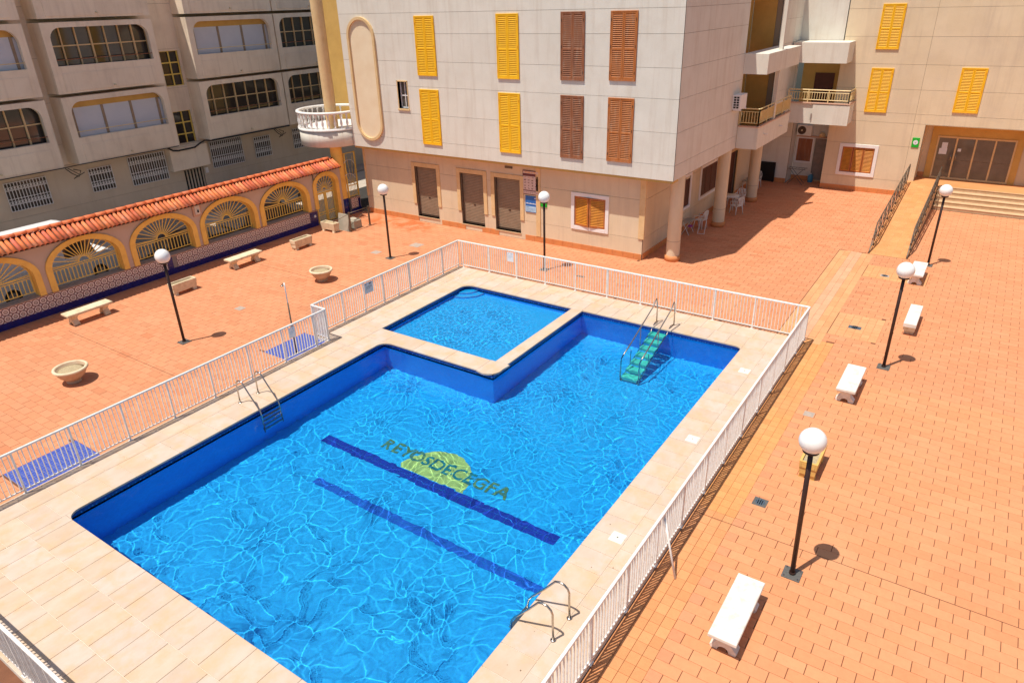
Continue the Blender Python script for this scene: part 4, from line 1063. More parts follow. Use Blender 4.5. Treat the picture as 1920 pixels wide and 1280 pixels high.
for r_ in range(5):
    for c_ in range(4):
        cx_, cy_ = .15+.235*c_, .26+.115*r_
        for q in range(3):
            w_, h_ = rd.uniform(.02, .055), rd.uniform(.012, .032); ox, oy = rd.uniform(-.03, .03), rd.uniform(-.02, .02)
            (orange if r_ == 4 and q < 2 else picts).append((cx_+ox-w_, cx_+ox+w_, cy_+oy-h_/2, cy_+oy+h_/2))
o_ = board('rules_board', 'framed pink rules board with rows of small pictograms, above the blue board', 'notice board', GF, -17.38, -16.53, 2.05, 3.13, 'sign_brown',
      [('paper', 'sign_pink', [(.04, .96, .19, .77), (.04, .96, .03, .15), (.04, .96, .88, .97)]), ])
g = MB()
for k, (u0, u1, v0, v1) in enumerate(picts): GF.box(g, -17.38+.85*u0, -17.38+.85*u1, -.0435-.0003*(k % 4), -.039, 2.05+1.08*v0, 2.05+1.08*v1)
for k in range(7): GF.box(g, -17.33+.11*k, -17.25+.11*k, -.044, -.039, 2.05+1.08*.085, 2.05+1.08*.1)
build('pictograms', g, 'sign_print', o_)
g = MB()
for k, (u0, u1, v0, v1) in enumerate(orange+[(.3, .5, .9, .95), (.55, .62, .9, .95), (.15, .25, .9, .95), (.7, .8, .9, .95)]): GF.box(g, -17.38+.85*u0, -17.38+.85*u1, -.0445-.0003*(k % 4), -.039, 2.05+1.08*v0, 2.05+1.08*v1)
build('coloured_print', g, 'sign_orange', o_)
o_ = board('blue_board', 'blue and white information board below the pictogram board', 'notice board', GF, -17.26, -16.64, 1.235, 1.985, 'sign_blue',
      [('paper', 'sign_lightblue', [(.04, .96, .04, .38)]), ('print', 'sign_paper', [(.06+.09*k, .125+.09*k, .52, .57+.02*(k % 3 == 1)) for k in range(10)]+[(.8, .9, .86, .92)]), ('fine_print', 'sign_blue', [(.1, .35, .31, .335), (.1, .8, .24, .25), (.1, .7, .19, .2), (.1, .82, .13, .14), (.1, .5, .08, .09)])])
def green_sign(label, F, a0, a1, z0, z1):
    o = board('green_sign', label, 'sign', F, a0, a1, z0, z1, 'sign_green', [])
    cx_, cz_, r_ = (a0+a1)/2, (z0+z1)/2+.01, (a1-a0)*.34
    g = MB(); g.prism([(cx_+r_*math.cos(R(k*20)), cz_+r_*math.sin(R(k*20))) for k in range(18)], F.fm(), -.041, -.034); build('white_disc', g, 'sign_paper', o, fixn=True)
    g = MB(); g.prism([(cx_-.03, cz_-.045), (cx_+.035, cz_-.045), (cx_+.02, cz_+.05)], F.fm(), -.0435, -.038); build('mark', g, 'ledge_grey', o, fixn=True)
green_sign('green sign with a white disc behind the globe lamp, on the main building', GF, -16.44, -16.12, 1.57, 2.10)
# ============================================================ RIGHT BUILDING
rb = thing('entrance_building', 'beige building with glass entrance, brown shuttered window and yellow shutter, at the far right', 'building', (-4, 43, ZP))
B_ = WF('y', 42.8)
zs_r = [ZP, .65, 2.46, 3.64, 4.12, 5.3, 6.5, 7.8, 9.1, 13.2]
rec = (-3.23, 2.0, ZP, 3.62)
wall(rb, B_, -7.85, 14, zs_r, [rec, (-6.98, -5.34, .88, 2.26), (3.56, 5.04, 1.06, 2.34), (-10.1, -7.8, 3.6, 13)], 'facade_lower', .3, verts=(-3.78, 2.6))
g = MB(); g.box(-11.4, -7.86, 42.85, 43.1, 6.6, 13.2); g.box(-11.4, -10.0, 42.86, 43.1, 3.5, 6.6); build('upper_wall', g, 'facade_concrete', rb)
skirting(rb, B_, -7.85, -3.52)
framed_window(rb, B_, -7.14, -5.18, .72, 2.42, .17, 3, 'shutter_russet', label='white-framed window with three brown shutter leaves')
shutter(rb, B_, -6.24, -5.18, 4.12, 6.3, 'shutter_yellow', 'yellow shutter of the right building')
shutter(rb, B_, -2.2, -1.1, 4.3, 6.4, 'shutter_yellow', 'upper shutter right'); shutter(rb, B_, -6.24, -5.18, 7.2, 9.3, 'shutter_yellow', 'top shutter')
shutter(rb, B_, 3.2, 4.3, 4.3, 6.4, 'shutter_brown', 'upper shutter right'); framed_window(rb, B_, 3.4, 5.2, .9, 2.5, .17, 3, 'shutter_russet')
# recess of the entrance
g = MB(); g.box(-3.30, -3.23, 43.1, 44.1, .70, 3.64); g.box(-3.3, 2.1, 44.1, 44.25, .6, 3.66); g.box(2.0, 2.08, 43.1, 44.1, .6, 3.66); build('recess_wall', g, 'facade_lower', rb)
g = MB(); g.box(-3.3, 2.1, 43.1, 44.1, 3.62, 3.72); build('recess_ceiling', g, 'render_ochre', rb)
RW = WF('y', 44.1); g = MB(); RW.bev(g, -3.22, -2.92, -.02, .02, .73, 1.0); build('skirting_tile', g, 'skirting', rb)
g = MB(); RW.box(g, -2.92, 1.2, -.05, .0, 2.95, 3.6); RW.box(g, -2.92, -2.62, -.049, .0, .73, 2.95); RW.box(g, .9, 1.2, -.049, 0, .73, 2.95); build('entrance_surround', g, 'render_ochre', rb)
g = MB()
for a in (-2.62, -1.76, -.90, -.04, .82): RW.bev(g, a, a+.08, -.09, -.045, .74, 2.95, .006)
RW.bev(g, -2.54, .82, -.088, -.045, 2.86, 2.95); RW.bev(g, -2.54, .82, -.087, -.045, .74, .84)
en = build('glass_door', g, 'trim_cream', rb)
g = MB(); RW.box(g, -2.54, .82, -.07, -.055, .84, 2.86); build('pane', g, 'glass_grey', en)
g = MB(); RW.box(g, -2.54, .82, -.075, -.072, 1.72, 1.76); build('glazing_bar', g, 'rail_brown', en)
g = MB(); RW.box(g, -2.36, -2.10, -.08, -.076, 2.30, 2.62); RW.box(g, -2.44, -2.08, -.082, -.078, 2.02, 2.32); RW.box(g, -1.6, -1.45, -.08, -.076, 2.2, 2.35); nt_ = build('notices', g, 'sign_paper', en)
g = MB(); g.tube([(-1.84, 44.0, 1.75), (-1.84, 43.93, 1.78), (-1.84, 43.93, 2.05), (-1.84, 44.0, 2.08)], .012, 6); g.tube([(-1.62, 44.0, 1.75), (-1.62, 43.93, 1.78), (-1.62, 43.93, 2.05), (-1.62, 44.0, 2.08)], .012, 6); build('handle', g, 'steel', en)
green_sign('green sign with a white disc beside the glass entrance at the far right', B_, -3.68, -3.34, 2.47, 2.96)
# nook behind: side wall, inner wall, window, door
NK = WF('y', 43.0); wall(rb, NK, -11.44, -9.82, [ZP, 2.5, 3.6], [], 'facade_concrete', .2); skirting(rb, NK, -11.4, -9.82)
NI = WF('y', 44.2); wall(rb, NI, -9.82, -7.86, [ZP, 2.45, 3.6], [(-8.72, -8.05, ZP, 2.32)], 'facade_concrete', .2); skirting(rb, NI, -9.8, -8.75)
g = MB(); g.box(-9.90, -9.822, 43.2, 44.2, ZP, 3.6); build('nook_wall', g, 'facade_concrete', rb)
g = MB(); g.box(-7.849, -7.78, 43.1, 44.4, ZP, 3.6); build('nook_wall', g, 'facade_lower', rb)
g = MB(); NI.bev(g, -9.74, -9.66, -.04, .02, .88, 2.36); NI.bev(g, -8.86, -8.78, -.04, .02, .88, 2.36); NI.bev(g, -9.66, -8.86, -.039, .02, 2.28, 2.36); NI.bev(g, -9.66, -8.86, -.045, .02, .88, .99); nw = build('nook_window', g, 'frame_white', rb)
g = MB(); NI.box(g, -9.66, -8.86, -.012, .0, .99, 2.28); build('blind', g, 'shutter_brown', nw)
g = MB(); NI.box(g, -9.78, -8.0, -.06, .02, 2.37, 2.45); build('lintel', g, 'cap_pink', nw)
g = MB()
for k in range(9): NI.box(g, -8.72+.0745*k, -8.72+.0745*(k+1)-.008, .08, .10, ZP+.06, 2.3)
NI.box(g, -8.72, -8.05, .10, .12, ZP, 2.32); nd = build('nook_door', g, 'ledge_grey', rb)
g = MB(); NI.box(g, -8.74, -8.04, -.02, .1, ZP, ZP+.06); build('threshold', g, 'trim_cream', nd)
# far balcony
fb_ = MB(); fb_.box(-9.98, -6.78, 41.32, 41.42, 3.56, 4.60); fb_.box(-6.88, -6.78, 41.42, 42.79, 3.56, 4.60); fb_.box(-9.98, -6.88, 41.42, 42.79, 3.56, 3.70); fb_.box(-8.55, -6.72, 41.26, 41.32, 3.56, 4.55)
fb = build('far_balcony', fb_, 'facade_concrete', rb)
g = MB(); g.bev(-10.0, -6.74, 41.24, 41.46, 4.60, 4.65, .006); g.bev(-6.9, -6.74, 41.46, 42.79, 4.60, 4.65, .006); build('coping', g, 'cap_pink', fb)
railing(fb, [(-9.9, 41.36), (-6.84, 41.36), (-6.84, 42.75)], 4.78, 5.28, 1.02, .13)
g = MB(); g.box(-8.60, -8.53, 41.22, 41.26, 3.75, 4.1); build('drain_slot', g, 'ledge_grey', fb)
g = MB(); g.box(-9.9, -7.86, 43.9, 44.0, 3.6, 6.6); g.box(-7.86, -7.80, 43.1, 44.0, 3.6, 6.6); build('loggia_wall', g, 'render_ochre', rb)
g = MB(); g.box(-9.2, -8.2, 43.84, 43.9, 3.7, 5.9); build('loggia_door', g, 'wood_dark', rb)
g = MB(); g.bev(-9.98, -7.25, 41.32, 42.79, 6.6, 7.6, .01); build('upper_balcony', g, 'facade_concrete', rb)
# ac unit in the nook
t = thing('air_conditioner', 'grey air conditioner with a round fan above the nook window', 'air conditioner', (-9.3, 44.0, 2.47), 'outdoor air conditioning units')
g = MB(); g.bev(-9.72, -8.93, 43.78, 44.14, 2.50, 3.08, .015); build('casing', g, 'plastic_white', t)
g = MB(); FF = WF('y', 43.78); g.prism([(-9.46+.23*math.cos(R(k*15)), 2.79+.23*math.sin(R(k*15))) for k in range(24)], FF.fm(), -.008, .004); build('fan_grille', g, 'dark_steel', t, fixn=True)
g = MB(); g.prism([(-9.46+.05*math.cos(R(k*30)), 2.79+.05*math.sin(R(k*30))) for k in range(12)], FF.fm(), -.02, .0); build('fan_hub', g, 'cast_stone', t, fixn=True)
g = MB(); g.lathe(-8.35, 43.95, [(.12, 2.46), (.17, 2.52), (.16, 2.62), (.08, 2.70), (.001, 2.72)], 14); tag(build('bundle', g, 'trim_cream', None, (-8.35, 43.95, 2.46)), 'rounded cream bundle resting on the ledge beside the nook air conditioner', 'bundle')
# ============================================================ ARCADE WALL
AX = -27.9; A_ = WF('x', AX)
arc = thing('arcade_wall', 'arcade wall with yellow arches, tiled roof and patterned tile base', 'wall', (AX, 14, ZP))
centres = [5.57, 8.77, 11.97, 15.18, 18.35, 21.5]
HW, SPR, RISE, Z0, ZT = 1.30, 1.48, .82, .70, 2.62
def ell(c, hw, rise, z=SPR, n=18): return [(c-hw*math.cos(R(180*k/n)), z+rise*math.sin(R(180*k/n))) for k in range(n+1)]
g = MB()
edges = [3.0]+[v for c in centres for v in (c-HW, c+HW)]+[23.43]
for a, b in zip(edges[::2], edges[1::2]): A_.box(g, a, b, 0, .35, Z0, ZT)
for c in centres: g.strip(ell(c, HW, RISE), [(p[0], ZT) for p in ell(c, HW, RISE)], A_.fm(), 0, .35)
# gate bay
gc, ghw = 24.14, .66
g.strip(ell(gc, ghw, .46, 1.82, 12), [(p[0], ZT) for p in ell(gc, ghw, .46, 1.82, 12)], A_.fm(), 0, .35)
A_.box(g, 23.37, gc-ghw, 0, .35, Z0, ZT); A_.box(g, gc+ghw, 25.2, 0, .35, ZP, ZT)
build('plaster_wall', g, 'plaster_mauve', arc, fixn=True)
for c in centres:
    g = MB()
    leg = lambda hw, s: [(c-s*hw, Z0)]
    inn = [(c-HW+.02, Z0)]+ell(c, HW-.02, RISE-.02)+[(c+HW-.02, Z0)]
    out = [(c-HW-.2, Z0)]+ell(c, HW+.2, RISE+.17)+[(c+HW+.2, Z0)]
    g.strip(inn, out, A_.fm(), -.06, .003)
    inn2 = inn; out2 = [(c-HW+.001, Z0)]+ell(c, HW-.001, RISE-.001)+[(c+HW-.001, Z0)]
    g.strip(inn2, out2, A_.fm(), .003, .36)
    build('arch_surround', g, 'arch_yellow', arc, origin=(AX, c, Z0), fixn=True)
g = MB(); inn = [(gc-ghw+.02, ZP)]+ell(gc, ghw-.02, .44, 1.82, 12)+[(gc+ghw-.02, ZP)]; out = [(gc-ghw-.2, ZP)]+ell(gc, ghw+.2, .64, 1.82, 12)+[(gc+ghw+.2, ZP)]
g.strip([(gc-ghw+.02, .7)]+inn[1:], [(gc-ghw-.2, .7)]+out[1:], A_.fm(), -.06, .2); build('arch_surround', g, 'arch_yellow', arc, fixn=True)
# tiled plinth
g = MB(); A_.box(g, 3.0, 23.38, .012, .42, ZP, .655); A_.box(g, 25.72, 26.44, .012, .42, ZP, .70); build('plinth', g, 'ledge_grey', arc)
g = MB(); A_.bev(g, 3.0, 23.39, -.02, .02, .637, .668, .004); A_.bev(g, 25.72, 26.45, -.02, .02, .70, .73, .004); build('plinth_cap', g, 'cap_pink', arc)
g = MB(); A_.box(g, 3.0, 23.38, .02, .42, .655, .699); build('ledge', g, 'ledge_grey', arc)
TA = .254
gz = MB(); gz.bev(-.011, .0, -TA/2+.002, TA/2-.002, -TA/2+.002, TA/2-.002, .002)
def unit(mb, mat): o = build('tile', mb, mat); me = o.data; bpy.data.objects.remove(o); return me
AZ = unit(gz, 'azulejo')
gb = MB(); gb.bev(-.011, .0, -.120, .120, -.125, .125, .003); BT = unit(gb, 'tile_blue')
gb = MB(); gb.bev(-.011, .0, -.058, .058, -.058, .058, .003); BS = unit(gb, 'tile_blue')
w0 = arc['_w']
def put(me, y, z, nm): return link(me, nm, arc, (AX+.011-w0[0], y-w0[1], z-w0[2]))
y = 23.34
while y > 3.1: put(BT, y-.12, ZP+.125, 'skirting_tile'); y -= .243
for a0, a1 in ((3.1, 15.03), (15.30, 22.84)):
    y = a1-TA/2
    while y > a0+TA/2:
        for r_ in range(2): put(AZ, y, .128+TA/2+TA*r_, 'patterned_tile')
        y -= TA
for a0, a1 in ((15.04, 15.28), (22.86, 23.36)):
    y = a0+.06
    while y < a1:
        for r_ in range(4): put(BS, y, .13+.062+.1235*r_, 'blue_tile')
        y += .1205
for y in (25.86, 26.11): 
    for r_ in range(2): put(AZ, y, .19+TA/2+TA*r_, 'patterned_tile')
for k in range(6): put(BS, 26.32, ZP+.062+.1235*k, 'blue_tile')
for y in (25.84, 26.08, 26.3): put(BT, y, ZP+.14, 'skirting_tile')
# plaque
g = MB(); A_.bev(g, 16.66, 17.06, -.075, .0, 2.0, 2.56, .01); pq = build('plaque', g, 'cap_pink', arc)
g = MB(); A_.bev(g, 16.74, 16.98, -.10, -.075, 2.08, 2.46, .01); build('tile_picture', g, 'cast_white', pq)
g = MB(); A_.box(g, 16.84, 16.89, -.15, -.10, 2.16, 2.27); build('lamp', g, 'black_matt', pq)
# grilles
RAY = MB(); RAY.box(-.009, .009, -.009, .009, 0, 1); RAYM = unit(RAY, 'grille_yellow')
def rod(par, nm, p, q, th=1.0):
    p, q = Vector(p), Vector(q); d = q-p; o = bpy.data.objects.new(nm, RAYM); COL.objects.link(o); o.parent = par
    o.rotation_mode = 'QUATERNION'; o.rotation_quaternion = d.to_track_quat('Z', 'Y'); o.scale = (th, th, d.length); o.location = p-Vector(par['_w']); return o
def grille(c, hw, rise, spr, zb, zr, xg=-28.12, nray=15, hub=.19, top=None):
    g = MB()
    for z in (zb, zr, zr+.07): g.box(xg-.015, xg+.015, c-hw+.02, c+hw-.02, z-.014, z+.014)
    g.box(xg-.014, xg+.014, c-hw+.02, c-hw+.05, zb, spr); g.box(xg-.014, xg+.014, c+hw-.05, c+hw-.02, zb, spr)
    zh = zr+.07
    g.strip([(c-hub*math.cos(R(15*k)), zh+hub*math.sin(R(15*k))) for k in range(13)], [(c-(hub+.03)*math.cos(R(15*k)), zh+(hub+.03)*math.sin(R(15*k))) for k in range(13)], lambda a, b, d: (xg+d, a, b), -.014, .014)
    g.strip([(p[0], p[1]) for p in ell(c, hw-.05, rise-.05, spr)], ell(c, hw-.02, rise-.02, spr), lambda a, b, d: (xg+d, a, b), -.012, .012)
    o = build('grille', g, 'grille_yellow', arc, origin=(xg, c, zb), fixn=True)
    for k in range(nray+1):
        a = R(3+174*k/nray); dy, dz = -math.cos(a), math.sin(a)
        # distance to ellipse / side
        t = .05
        while True:
            yy, zz = dy*t, zh+dz*t
            if abs(yy) > hw-.04: break
            if zz > spr and (yy/(hw-.03))**2+((zz-spr)/(rise-.03))**2 > 1: break
            t += .01
        rod(o, 'ray', (xg, c+dy*hub, zh+dz*hub), (xg, c+dy*t, zh+dz*t), 1.6)
    n = int(2*hw/.135)
    for k in range(n): 
        y = c-hw+.06+(2*hw-.12)*k/(n-1); rod(o, 'baluster', (xg, y, zb), (xg, y, zr), 1.5)
    return o
for c in centres: grille(c, HW-.02, RISE-.02, SPR, .84, 1.36)
# gate
og = grille(gc, ghw-.02, .44, 1.82, 1.40, 1.44, xg=-28.05, nray=11, hub=.13)
for k, (a, b) in enumerate(((gc-ghw+.03, gc-.01), (gc+.01, gc+ghw-.03))):
    g = MB(); xg = -28.05
    for y in (a+.03, b-.03): g.box(xg-.02, xg+.02, y-.03, y+.03, ZP+.02, 1.38)
    for z in (ZP+.05, .30, .42, 1.36): g.box(xg-.018, xg+.018, a, b, z-.018, z+.018)
    gt = build('gate_leaf', g, 'grille_yellow', arc)
    for q in range(6): rod(gt, 'baluster', (xg, a+.09+(b-a-.18)*q/5, ZP+.03), (xg, a+.09+(b-a-.18)*q/5, 1.36))
# panel grille right of the column
g = MB(); xg = -28.0; a, b = 25.72, 26.44
for y in (a, b): g.box(xg-.03, xg+.03, y-.035, y+.035, .73, 3.08)
for z in (.80, 1.36, 3.05): g.box(xg-.02, xg+.02, a, b, z-.02, z+.02)
pn = build('side_grille', g, 'grille_yellow', arc)
for q in range(7): rod(pn, 'baluster', (xg, a+.1*(q+.6), .8), (xg, a+.1*(q+.6), 1.36))
for k in range(12):
    an = R(8+164*k/11); t = min(.36/abs(math.cos(an)+1e-6), 1.5); rod(pn, 'ray', (xg, 26.08-.1*math.cos(an), 1.38+.1*math.sin(an)), (xg, 26.08-math.cos(an)*t, 1.38+math.sin(an)*min(t, 1.6)), .9)
for c2, r3, z3 in ((25.95, .42, 2.3), (25.85, .5, 1.5)):
    g = MB(); g.tube([(xg+.03, c2+r3*math.cos(R(q)), z3+r3*math.sin(R(q))) for q in range(20, 150, 12)], .016, 6); build('curved_bar', g, 'white_paint', pn)
# roof tiles
g = MB()
g.add([(-27.50, 3, 2.545), (-27.50, 25.0, 2.545), (-28.10, 25.0, 2.93), (-28.10, 3, 2.93), (-28.70, 3, 2.545), (-28.70, 25.0, 2.545)], [(0, 1, 2, 3), (3, 2, 5, 4)])
g.box(-28.25, -27.88, 3.0, 25.0, 2.60, 2.64); build('roof_bed', g, 'roof_dark', arc)
def halfpipe(g, p0, p1, r0, r1, updir, n=6, th=.012):
    p0, p1 = Vector(p0), Vector(p1); d = (p1-p0).normalized(); side = d.cross(Vector(updir)).normalized(); upv = side.cross(d).normalized()
    o = len(g.v)
    for p, r_ in ((p0, r0), (p1, r1)):
        for rr_ in (r_, r_-th):
            for k in range(n+1):
                a = math.pi*k/n; g.v.append(tuple(p+side*(math.cos(a)*rr_)+upv*(math.sin(a)*rr_*.9)))
    m = n+1; g.smooth = True
    for k in range(n):
        g.face((o+k, o+k+1, o+2*m+k+1, o+2*m+k)); 
    g.smooth = False
    for k in range(n):
        g.face((o+2*m+k, o+2*m+k+1, o+3*m+k+1, o+3*m+k)); g.face((o+k+1, o+k, o+m+k, o+m+k+1))
    g.smooth = False
rt = random.Random(4)
variants = []
for v in range(14):
    g = MB(); kk = rt.uniform(.66, 1.12); g.tint = (kk, kk*rt.uniform(.9, 1.35), kk*rt.uniform(.9, 1.6))
    halfpipe(g, (.07, 0, -.045), (.62, 0, -.39), .064, .079, (0, 0, 1)); variants.append(unit(g, 'roof_tile'))
y = 3.1
while y < 24.95:
    o = link(rt.choice(variants), 'roof_tile', arc, (-28.10+rt.uniform(-.012, .012)-w0[0], y+rt.uniform(-.008, .008)-w0[1], 2.955-w0[2])); y += .176
g = MB(); y = 3.1
while y < 24.95: halfpipe(g, (-28.09, y, 2.955), (-28.72, y, 2.565), .072, .088, (0, 0, 1)); y += .195
o = build('street_side_tiles', g, 'roof_tile', arc); o['kind'] = 'stuff'
rv = []
for v in range(5):
    g = MB(); kk = rt.uniform(.95, 1.1); g.tint = (kk, kk, kk); halfpipe(g, (0, -.22, 0), (0, .21, -.006), .115, .105, (0, 0, 1), 8); rv.append(unit(g, 'roof_tile'))
y = 3.2
while y < 24.9: link(rt.choice(rv), 'ridge_tile', arc, (-28.10-w0[0], y-w0[1], 2.985-w0[2])); y += .41

# ============================================================ STREET BUILDING
sb_ = thing('street_apartment_building', 'shaded apartment building across the street with rounded balcony openings and white window grilles', 'building', (-37, 18, -.05))
WX, BX = -36.6, -35.5
W_ = WF('x', WX); BF = WF('x', BX)
wins = [(10.6, 11.8, 1.98, 3.13), (13.2, 15.0, 1.9, 3.2), (16.96, 18.1, 1.98, 3.13), (19.0, 21.0, 1.86, 3.31), (23.76, 25.85, 1.85, 3.32), (26.7, 27.85, 1.9, 3.09), (29.6, 30.45, 1.94, 3.15), (32, 33.2, 1.9, 3.1)]
door = (21.88, 23.12, -.1, 2.08)
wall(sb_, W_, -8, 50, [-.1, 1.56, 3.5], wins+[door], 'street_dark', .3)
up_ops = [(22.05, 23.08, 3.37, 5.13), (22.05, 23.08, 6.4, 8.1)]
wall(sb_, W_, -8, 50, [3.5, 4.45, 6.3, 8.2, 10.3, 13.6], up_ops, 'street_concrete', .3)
for a, b, z0, z1 in wins:
    g = MB(); W_.box(g, a, b, .16, .18, z0, z1); pw = build('window', g, 'glass_grey', sb_, origin=W_.pt((a+b)/2, 0, z0))
    g = MB(); n = max(6, int((b-a)/.13))
    for k in range(n+1): q = a+(b-a)*k/n; W_.box(g, q-.014, q+.014, -.06, -.04, z0, z1)
    for z in (z0, z0+.22*(z1-z0), z0+.42*(z1-z0), z0+.72*(z1-z0), z1-.03): W_.box(g, a, b, -.065, -.035, z, z+.026)
    rr_ = random.Random(int(a*7))
    for k in range(n):
        q = a+(b-a)*(k+.5)/n
        for z in (z0+.30*(z1-z0), z0+.80*(z1-z0)):
            g.strip([(q+.035*math.cos(R(45*i)), z+.05*math.sin(R(45*i))) for i in range(9)], [(q+.055*math.cos(R(45*i)), z+.07*math.sin(R(45*i))) for i in range(9)], W_.fm(), -.055, -.042)
    build('window_grille', g, 'frame_white', pw)
g = MB(); W_.box(g, door[0], door[1], .14, .16, -.1, 2.08)
dr = build('door', g, 'glass_dark', sb_)
g = MB()
for k in range(7): q = door[0]+.05+(door[1]-door[0]-.1)*k/6; W_.box(g, q-.03, q+.03, .05, .12, -.1, 2.05)
build('door_bars', g, 'street_dark', dr)
g = MB(); W_.bev(g, 23.2, 23.38, -.06, 0, 1.7, 2.0); build('doorbell_panel', g, 'frame_white', sb_)
g = MB(); W_.bev(g, 21.12, 23.36, -.42, .0, 2.2, 3.36, .01); W_.bev(g, 21.35, 23.3, -.10, 0, 3.20, 3.40, .01); build('porch_box', g, 'street_concrete', sb_)
for z0, z1 in ((3.37, 5.13), (6.4, 8.1)):
    g = MB(); W_.box(g, 22.05, 23.08, .12, .14, z0, z1); pw = build('stair_window', g, 'glass_dark', sb_)
    g = MB()
    for q in (22.05, 22.56, 23.05): W_.box(g, q-.03, q+.03, .04, .10, z0, z1)
    for k in range(4): z = z0+(z1-z0)*k/3; W_.box(g, 22.05, 23.08, .045, .098, z-.03, z+.03)
    build('window_bars', g, 'grille_yellow', pw)
def rframe(g, F, a0, a1, z0, z1, oa0, oa1, oz0, oz1, r_, d0, d1):
    F.box(g, a0, oa0, d0, d1, z0, z1); F.box(g, oa1, a1, d0, d1, z0, z1); F.box(g, oa0, oa1, d0, d1, z0, oz0); F.box(g, oa0, oa1, d0, d1, oz1, z1)
    for ca, s in ((oa0, 1), (oa1, -1)):
        pts = [(ca+s*r_*(1-math.cos(R(90-15*k))), oz1-r_*(1-math.sin(R(90-15*k)))) for k in range(7)]
        for p_, q_ in zip(pts, pts[1:]): g.prism([(ca, oz1), p_, q_], F.fm(), d0+.001, d1-.001)
def sbalc(y0, y1, zb, blinds):
    g = MB(); zt_ = zb+2.95
    rframe(g, BF, y0, y1, zb, zt_, y0+.30, y1-.30, zb+1.16, zb+2.73, .5, 0, .22)
    g.box(WX, BX-.22, y0, y0+.2, zb, zt_); g.box(WX, BX-.22, y1-.2, y1, zb, zt_); g.box(WX, BX-.22, y0+.2, y1-.2, zb, zb+.15); g.box(WX, BX-.22, y0+.2, y1-.2, zt_-.15, zt_)
    b = build('balcony', g, 'street_concrete', sb_, origin=(BX, y0, zb), fixn=True)
    g = MB(); BF.bev(g, y0+.35, y1-.35, -.025, 0, zb+.08, zb+.86, .01); build('parapet_panel', g, 'street_concrete', b)
    g = MB(); ym = (y0+y1)/2; g.tube([(BX, ym, zb+.2), (BX+.16, ym, zb+.19)], .04, 8); build('spout', g, 'cast_stone', b)
    g = MB(); g.tube([(BX-.05, y0+.3, zb+1.42), (BX-.05, y1-.3, zb+1.42)], .018, 6); build('rail', g, 'rail_cream' if blinds else 'shutter_brown', b)
    a0, a1 = y0+.22, y1-.22
    if blinds:
        g = MB(); BF.box(g, a0, a1, .34, .36, zb+2.42, zb+2.8); build('valance', g, 'render_ochre', b)
        n = 3; wd = (a1-a0-.5)/n; g = MB()
        for k in range(n+1): q = a0+.25+wd*k; BF.box(g, q-.06, q+.06, .30, .38, zb+1.0, zb+2.45)
        build('mullion', g, 'roller_brown', b)
        for k in range(n):
            q = a0+.25+wd*k+.06; g = MB(); m_ = 26; h = 1.45/m_
            for i in range(m_): BF.box(g, q, q+wd-.12, .33, .345, zb+1.0+h*i+.003, zb+1.0+h*(i+1)-.003)
            BF.box(g, q, q+wd-.12, .346, .36, zb+1.0, zb+2.45); build('roller_blind', g, 'blind_white', b)
        g = MB(); BF.box(g, a0, a0+.2, .34, .36, zb+1.0, zb+2.45); build('side_blind', g, 'blind_white', b)
        g = MB(); BF.box(g, a1-.2, a1, .34, .36, zb+1.0, zb+2.45); build('side_blind', g, 'blind_white', b)
    else:
        g = MB(); BF.box(g, a0, a1, .42, .44, zb+1.0, zb+2.8); build('glazing', g, 'glass_dark', b)
        g = MB(); n = 7
        for k in range(n+1): q = a0+(a1-a0)*k/n; BF.box(g, q-.025-.02*(k % 3 == 0), q+.025, .34, .42, zb+1.0, zb+2.8)
        BF.box(g, a0, a1, .33, .42, zb+1.95, zb+2.0); build('mullion', g, 'trim_cream', b)
    return b
for lv in range(3):
    for i, (y0, y1) in enumerate(((4.4, 9.6), (10.2, 15.5), (16.2, 21.36), (23.22, 28.62), (28.72, 34.0), (34.6, 39.9))):
        sbalc(y0, y1, 3.6+3.1*lv, (i % 3 == 2) if lv == 0 else (i+lv) % 2 == 0)
g = MB()
g.tube([(WX+.5, 21.0, 3.5), (WX+.48, 21.3, 3.30), (WX+.46, 21.6, 3.24), (WX+.46, 22.6, 3.26), (WX+.5, 22.9, 3.42), (WX+.7, 23.1, 3.56), (BX+.02, 23.3, 3.57), (BX+.02, 28.6, 3.58)], .045, 6)
g.tube([(BX+.03, 9.5, 3.58), (BX+.03, 15.4, 3.58), (BX+.03, 16.2, 3.6), (BX+.03, 21.3, 3.6)], .02, 5)
for y0 in (15.6, 27.6):
    g.tube([(BX-.2, y0, 3.5), (BX-.15, y0+.2, 3.25), (BX-.1, y0+.45, 3.05), (BX-.1, y0+.6, 3.3), (BX-.12, y0+.3, 3.42)], .022, 5); g.tube([(BX-.2, y0+.1, 3.5), (BX-.15, y0+.5, 3.15), (BX-.1, y0+.2, 3.0), (BX-.1, y0+.75, 3.2)], .018, 5)
build('cables', g, 'black_cable', sb_)
